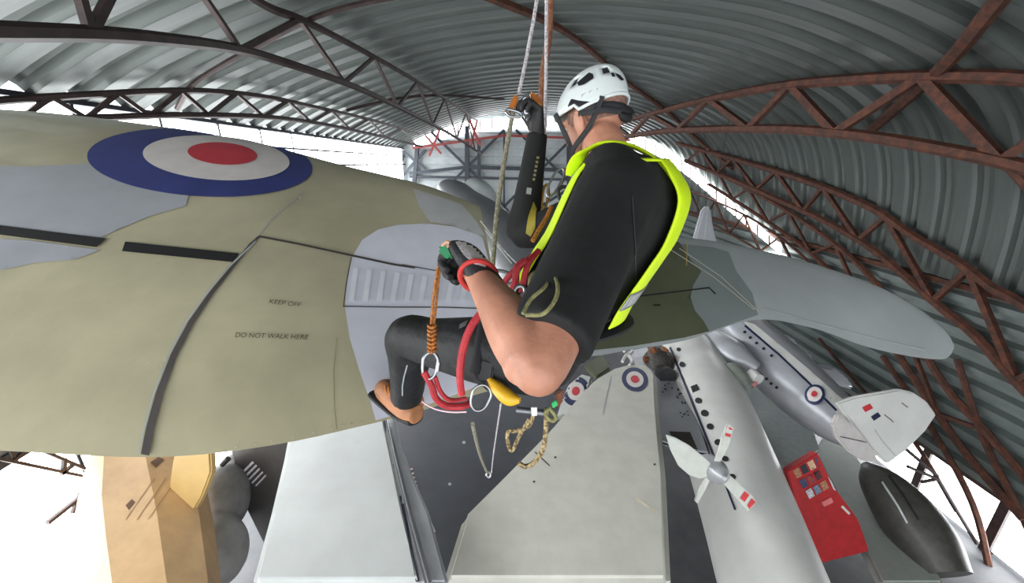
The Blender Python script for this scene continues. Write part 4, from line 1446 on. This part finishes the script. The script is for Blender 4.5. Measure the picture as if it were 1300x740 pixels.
# ------------------------------------------------------------------ harness, ropes and hardware
rope_w = rope_mat('pale_kernmantle', (206, 202, 200), (150, 140, 150))
rope_o = rope_mat('olive_grey_rope', (150, 144, 124), (112, 106, 92))
rope_b = rope_mat('brown_tape', (104, 62, 46), (134, 88, 60), 60)
rope_or = rope_mat('orange_rope', (196, 118, 44), (128, 82, 40), 180)
rope_t = rope_mat('tan_flecked_rope', (190, 168, 122), (96, 78, 52), 140)
sling_r = mat('red_webbing', (172, 40, 48), 0.65, var=0.2, scale=40, bump=0.3, bscale=200)
sling_g = rope_mat('green_grey_cord', (142, 138, 92), (118, 114, 74), 90)
chrome = mat('polished_alloy', (158, 160, 164), 0.28, 0.9, var=0.05)
alloy = mat('grey_alloy', (124, 126, 130), 0.4, 0.7, var=0.1)
orange_p = mat('orange_anodised', (188, 112, 48), 0.4, 0.3, var=0.1)
yellow_p = mat('yellow_plastic', (222, 170, 36), 0.45, var=0.08)
green_p = mat('green_plastic', (28, 122, 74), 0.45, var=0.1)


def PP(pts):
    return [P(*p) for p in pts]


def rope(name, label, pts, r, m, group=None, n=6, seg=8):
    return tag(tube(name, PP(pts), r, m, None, seg, n), label, 'rope', group)


def wpx(px, d):
    return px * d / FPX / 2


rope('working_rope', 'pale working rope running from the roof into the orange descender', [(686, -40, 1.45), (680, 10, 1.43), (668, 75, 1.41), (659, 118, 1.40)], wpx(5, 1.42), rope_w)
rope('tail_rope', 'olive grey rope hanging from the descender past the glove', [(652, 138, 1.38), (641, 200, 1.36), (631, 270, 1.34), (625, 345, 1.32), (622, 400, 1.32)], wpx(6.5, 1.36), rope_o)
rope('backup_rope', 'straight pale backup rope left of the helmet', [(694, -40, 1.62), (693, 100, 1.60), (690, 190, 1.58), (686, 262, 1.56)], wpx(4.5, 1.6), rope_w)
rope('taped_rope', 'thick brown taped rope beside the pale backup rope', [(699, -40, 1.75), (697, 40, 1.75), (689, 100, 1.74), (688, 152, 1.73)], wpx(9, 1.75), rope_b)

# descender
dsn = thing('descender', 'orange and grey rope descender with yellow handle above the raised glove', 'descender', P(668, 135, 1.4))
plate('side_plate', PP([(664, 118, 1.39), (671, 115, 1.39), (675, 128, 1.39), (674, 150, 1.39), (667, 150, 1.39), (662, 138, 1.39)]), .03, alloy, dsn, bevel=.006)
plate('lever', PP([(650, 124, 1.37), (656, 117, 1.37), (658, 126, 1.37), (653, 140, 1.37), (645, 142, 1.37), (647, 132, 1.37)]), .02, orange_p, dsn, bevel=.005)
plate('housing', PP([(672, 115, 1.40), (680, 117, 1.40), (687, 125, 1.40), (689, 136, 1.40), (680, 134, 1.40), (675, 126, 1.40)]), .025, orange_p, dsn, bevel=.006)
plate('handle', PP([(677, 132, 1.38), (686, 128, 1.38), (688, 140, 1.38), (680, 147, 1.38), (676, 142, 1.38)]), .025, yellow_p, dsn, bevel=.006)
tube('cam_pin', PP([(667, 128, 1.37), (667, 128, 1.44)]), .011, chrome, dsn, n=1)
tube('cam_pin', PP([(668, 142, 1.37), (668, 142, 1.44)]), .008, chrome, dsn, n=1)
tube('connector', PP([(642, 142, 1.37), (646, 139, 1.37), (660, 143, 1.37), (662, 148, 1.37), (648, 148, 1.37)]), .005, chrome, dsn, closed=True)


def carabiner(label, c, d, w, h, ang, m, rr=.006, group='carabiners', gate=True):
    ca, sa = math.cos(math.radians(ang)), math.sin(math.radians(ang))
    def q(x, y):
        return P(c[0] + x * ca - y * sa, c[1] + x * sa + y * ca, d)
    t = thing('carabiner', label, 'carabiner', q(0, 0), group)
    pts = [q(w * math.cos(a) * (1.0 if math.sin(a) < 0 else .88), h * math.sin(a)) for a in [2 * PI * k / 14 for k in range(14)]]
    tube('frame', pts, rr, m, t, closed=True, n=3)
    if gate:
        tube('gate_sleeve', [q(w * .98, -h * .35), q(w * .95, h * .35)], rr * 1.5, m, t, n=1)
    return t


cm = carabiner('large silver carabiner on the orange rope in front of the knee', (546, 464), 1.02, 10.5, 17, 8, chrome, .0042)
# hanging orange rope from the hand
rope('orange_lanyard', 'doubled orange rope hanging from the left glove, left strand', [(562, 318, .93), (556, 340, .94), (550, 380, .97), (547, 420, 1.0), (546, 449, 1.02)], wpx(3.6, .97), rope_or, 'orange lanyard strands')
rope('orange_lanyard', 'doubled orange rope hanging from the left glove, right strand', [(565, 320, .94), (558, 345, .95), (554, 382, .98), (550, 420, 1.0), (547, 449, 1.02)], wpx(3.6, .97), rope_or, 'orange lanyard strands')
kn = thing('rope_knot', 'wrapped orange knot just above the silver carabiner', 'knot', P(548, 430, 1.0))
for k in range(7):
    yy = 414 + k * 5.2
    tube('knot_turn', PP([(544, yy, .99), (548, yy + 2, .985), (552.5, yy - .5, .99), (552, yy - 2, 1.015), (545, yy - 1, 1.015)]), wpx(4.2, 1.0), rope_or, kn, closed=True, n=4)
gh = thing('rope_grip', 'green plastic grip at the tip of the left glove', 'grip', P(566, 322, .93))
plate('grip', PP([(554, 316, .885), (558, 310, .885), (566, 308, .885), (572, 314, .885), (577, 326, .885), (570, 330, .885), (560, 324, .885)]), .03, green_p, gh, bevel=.008)
tube('pink_finger_loop', PP([(562, 311, .89), (568, 307, .89), (571, 311, .89), (566, 314, .89)]), .004, mat('pink_cord', (206, 160, 130), 0.7), gh, closed=True)

# red slings
rope('red_sling', 'red webbing sling looping below the silver carabiner', [(538, 472, 1.02), (548, 490, 1.03), (553, 505, 1.05), (566, 515, 1.07), (585, 516, 1.08), (598, 512, 1.10)], wpx(9, 1.04), sling_r, 'red slings')
rope('red_sling', 'second thinner red sling under the carabiner loop', [(552, 478, 1.03), (560, 498, 1.05), (572, 508, 1.07), (592, 506, 1.09)], wpx(6, 1.05), sling_r, 'red slings')
rope('red_lanyard', 'long curved red lanyard hanging across the thigh', [(640, 356, .98), (618, 388, .97), (598, 415, .96), (587, 446, .96), (584, 478, .97), (586, 500, 1.0)], wpx(10, .97), sling_r)
rope('red_sling', 'bunched red sling across the front of the harness', [(632, 372, 1.05), (645, 352, 1.03), (660, 338, 1.02), (676, 325, 1.04)], wpx(8, 1.03), sling_r, 'red slings')
rope('red_sling', 'short red sling standing upright beside the vest front', [(662, 372, 1.0), (666, 350, 1.0), (672, 332, 1.0), (684, 318, 1.02)], wpx(8, 1.0), sling_r, 'red slings')
rope('red_sling', 'short red sling crossing down to the harness buckle', [(646, 378, 1.02), (654, 358, 1.01), (656, 340, 1.0), (668, 330, 1.0)], wpx(9, 1.0), sling_r, 'red slings')
rope('pink_rope', 'thin pink and white cord along the dark wing edge', [(536, 510, 1.30), (552, 519, 1.25), (572, 523, 1.2), (592, 523, 1.15)], wpx(2, 1.2), mat('pale_pink_cord', (228, 190, 196), 0.7))
# harness
hn = thing('harness', 'black climbing harness with yellow padded leg loop', 'harness', HIP)
tube('waist_belt', [WAIST + f * .15 - Z * .06, WAIST + l * .18 - Z * .07, WAIST - f * .15 - Z * .06, WAIST - l * .18 - Z * .06], [(.012, .032)] * 4 + [], strap_m, hn, ref=Z, closed=False, n=8)
tube('leg_loop', [L_(HL, KL, .22) + v for v in (l * .11, Z * .105 + f * .02, -l * .11, -Z * .105)], .018, strap_m, hn, closed=True, n=8)
tube('yellow_pad', PP([(620, 480, 1.0), (632, 493, .98), (646, 505, .96), (660, 508, .95)]), [.006, .017, .019, .008], yellow_p, hn)
plate('buckle_block', PP([(612, 455, 1.0), (628, 460, .99), (624, 485, .99), (604, 482, 1.0)]), .02, blackm, hn, bevel=.005)
tube('harness_bridge', PP([(640, 378, 1.1), (652, 400, 1.06), (664, 396, 1.05), (676, 376, 1.06)]), .014, strap_m, hn)
carabiner('silver ring carabiner hanging by the yellow pad', (610, 505), .98, 13, 17, 20, chrome, .0032, gate=False)
carabiner('small silver carabiner on the red slings by the waist', (658, 372), .98, 7, 10, 35, chrome, .005)
carabiner('grey carabiner below the raised sleeve', (640, 352), 1.1, 16, 7, 20, alloy, .005)
carabiner('thin wire carabiner in front of the vest collar', (705, 232), 1.28, 7, 20, 28, chrome, .004)
carabiner('small dark carabiner at the collar of the vest', (716, 246), 1.25, 8, 9, 0, blackm, .006)
carabiner('brass coloured carabiner hanging by the mustard panel', (692, 250), 1.45, 4, 16, 8, mat('brass', (176, 136, 60), 0.35, 0.7), .005)
rope('orange_rope', 'orange cord running up behind the vest front', [(676, 306, 1.2), (684, 292, 1.22), (694, 276, 1.25), (700, 262, 1.28)], wpx(6, 1.22), rope_or)
# cord loops over the sleeve
rope('accessory_rope', 'outer green grey cord loop over the sleeve edge', [(668, 400, .60), (690, 398, .585), (705, 380, .60), (708, 362, .64), (702, 346, .72)], wpx(5.5, .61), sling_g, 'green cord loops')
rope('accessory_rope', 'inner green grey cord loop over the sleeve edge', [(664, 398, .62), (674, 380, .64), (692, 364, .66), (698, 352, .72)], wpx(5, .63), sling_g, 'green cord loops')
rope('accessory_rope', 'short pale green cord curl by the glove harness', [(672, 362, .95), (674, 350, .94), (684, 344, .94), (690, 350, .95)], wpx(5, .94), sling_g, 'green cord loops')
# coil below the elbow
rope('tan_rope', 'tan flecked rope loop hanging lowest under the elbow', [(694, 518, 1.0), (693, 545, 1.0), (690, 568, 1.0), (680, 585, 1.0), (668, 592, 1.0), (658, 588, 1.0)], wpx(6.5, 1.0), rope_t, 'tan rope coils')
rope('tan_rope', 'tan flecked rope bight on the left under the elbow', [(678, 522, .99), (672, 540, .99), (656, 547, .99), (645, 548, .99), (645, 562, .99), (650, 572, .99), (660, 552, .99), (672, 532, .99)], wpx(5, .99), rope_t, 'tan rope coils')
gr = thing('gear_cluster', 'green tape and small metal tools clipped under the elbow', 'gear', P(695, 515, 1.0))
plate('green_tag', PP([(700, 512, .98), (706, 508, .98), (709, 514, .98), (702, 519, .98)]), .012, mat('bright_green', (30, 170, 90), 0.5), gr, bevel=.002)
plate('white_label', PP([(674, 517, .98), (682, 517, .98), (682, 528, .98), (675, 528, .98)]), .008, whitep, gr, bevel=.001)
tube('cord_loop', PP([(698, 518, .99), (706, 530, .99), (700, 534, .99), (692, 524, .99)]), .005, sling_g, gr, closed=True)
plate('brown_pouch', PP([(704, 500, 1.0), (714, 494, 1.0), (716, 508, 1.0), (708, 520, 1.0)]), .02, mat('brown_fabric', (110, 66, 44), 0.8), gr, bevel=.004)
tube('tool_bar', PP([(655, 520, 1.0), (690, 524, 1.0)]), .008, alloy, gr, n=1)
# white tag lines going down to the dark wing
rope('tag_line', 'thicker pale tag line ending in a small ring on the dark wing', [(600, 538, 1.3), (606, 565, 1.6), (612, 585, 2.0), (619, 601, 2.4)], wpx(4, 1.8), rope_o)
rope('tag_line', 'thin white tag line slanting beside the thicker one', [(636, 512, 1.3), (631, 545, 1.6), (626, 580, 2.0), (624, 600, 2.3)], wpx(1.8, 1.8), rope_w)
tag(tube('small_ring', PP([(617, 603, 2.4), (620, 599, 2.4), (623, 602, 2.4), (621, 606, 2.4)]), .006, chrome, None, closed=True), 'tiny metal ring on the end of the tag line', 'ring')
rope('wire', 'bright thin wire slanting over the dark gap behind the glove', [(610, 280, 2.6), (640, 318, 2.5), (668, 345, 2.4)], wpx(1.5, 2.5), rope_w)
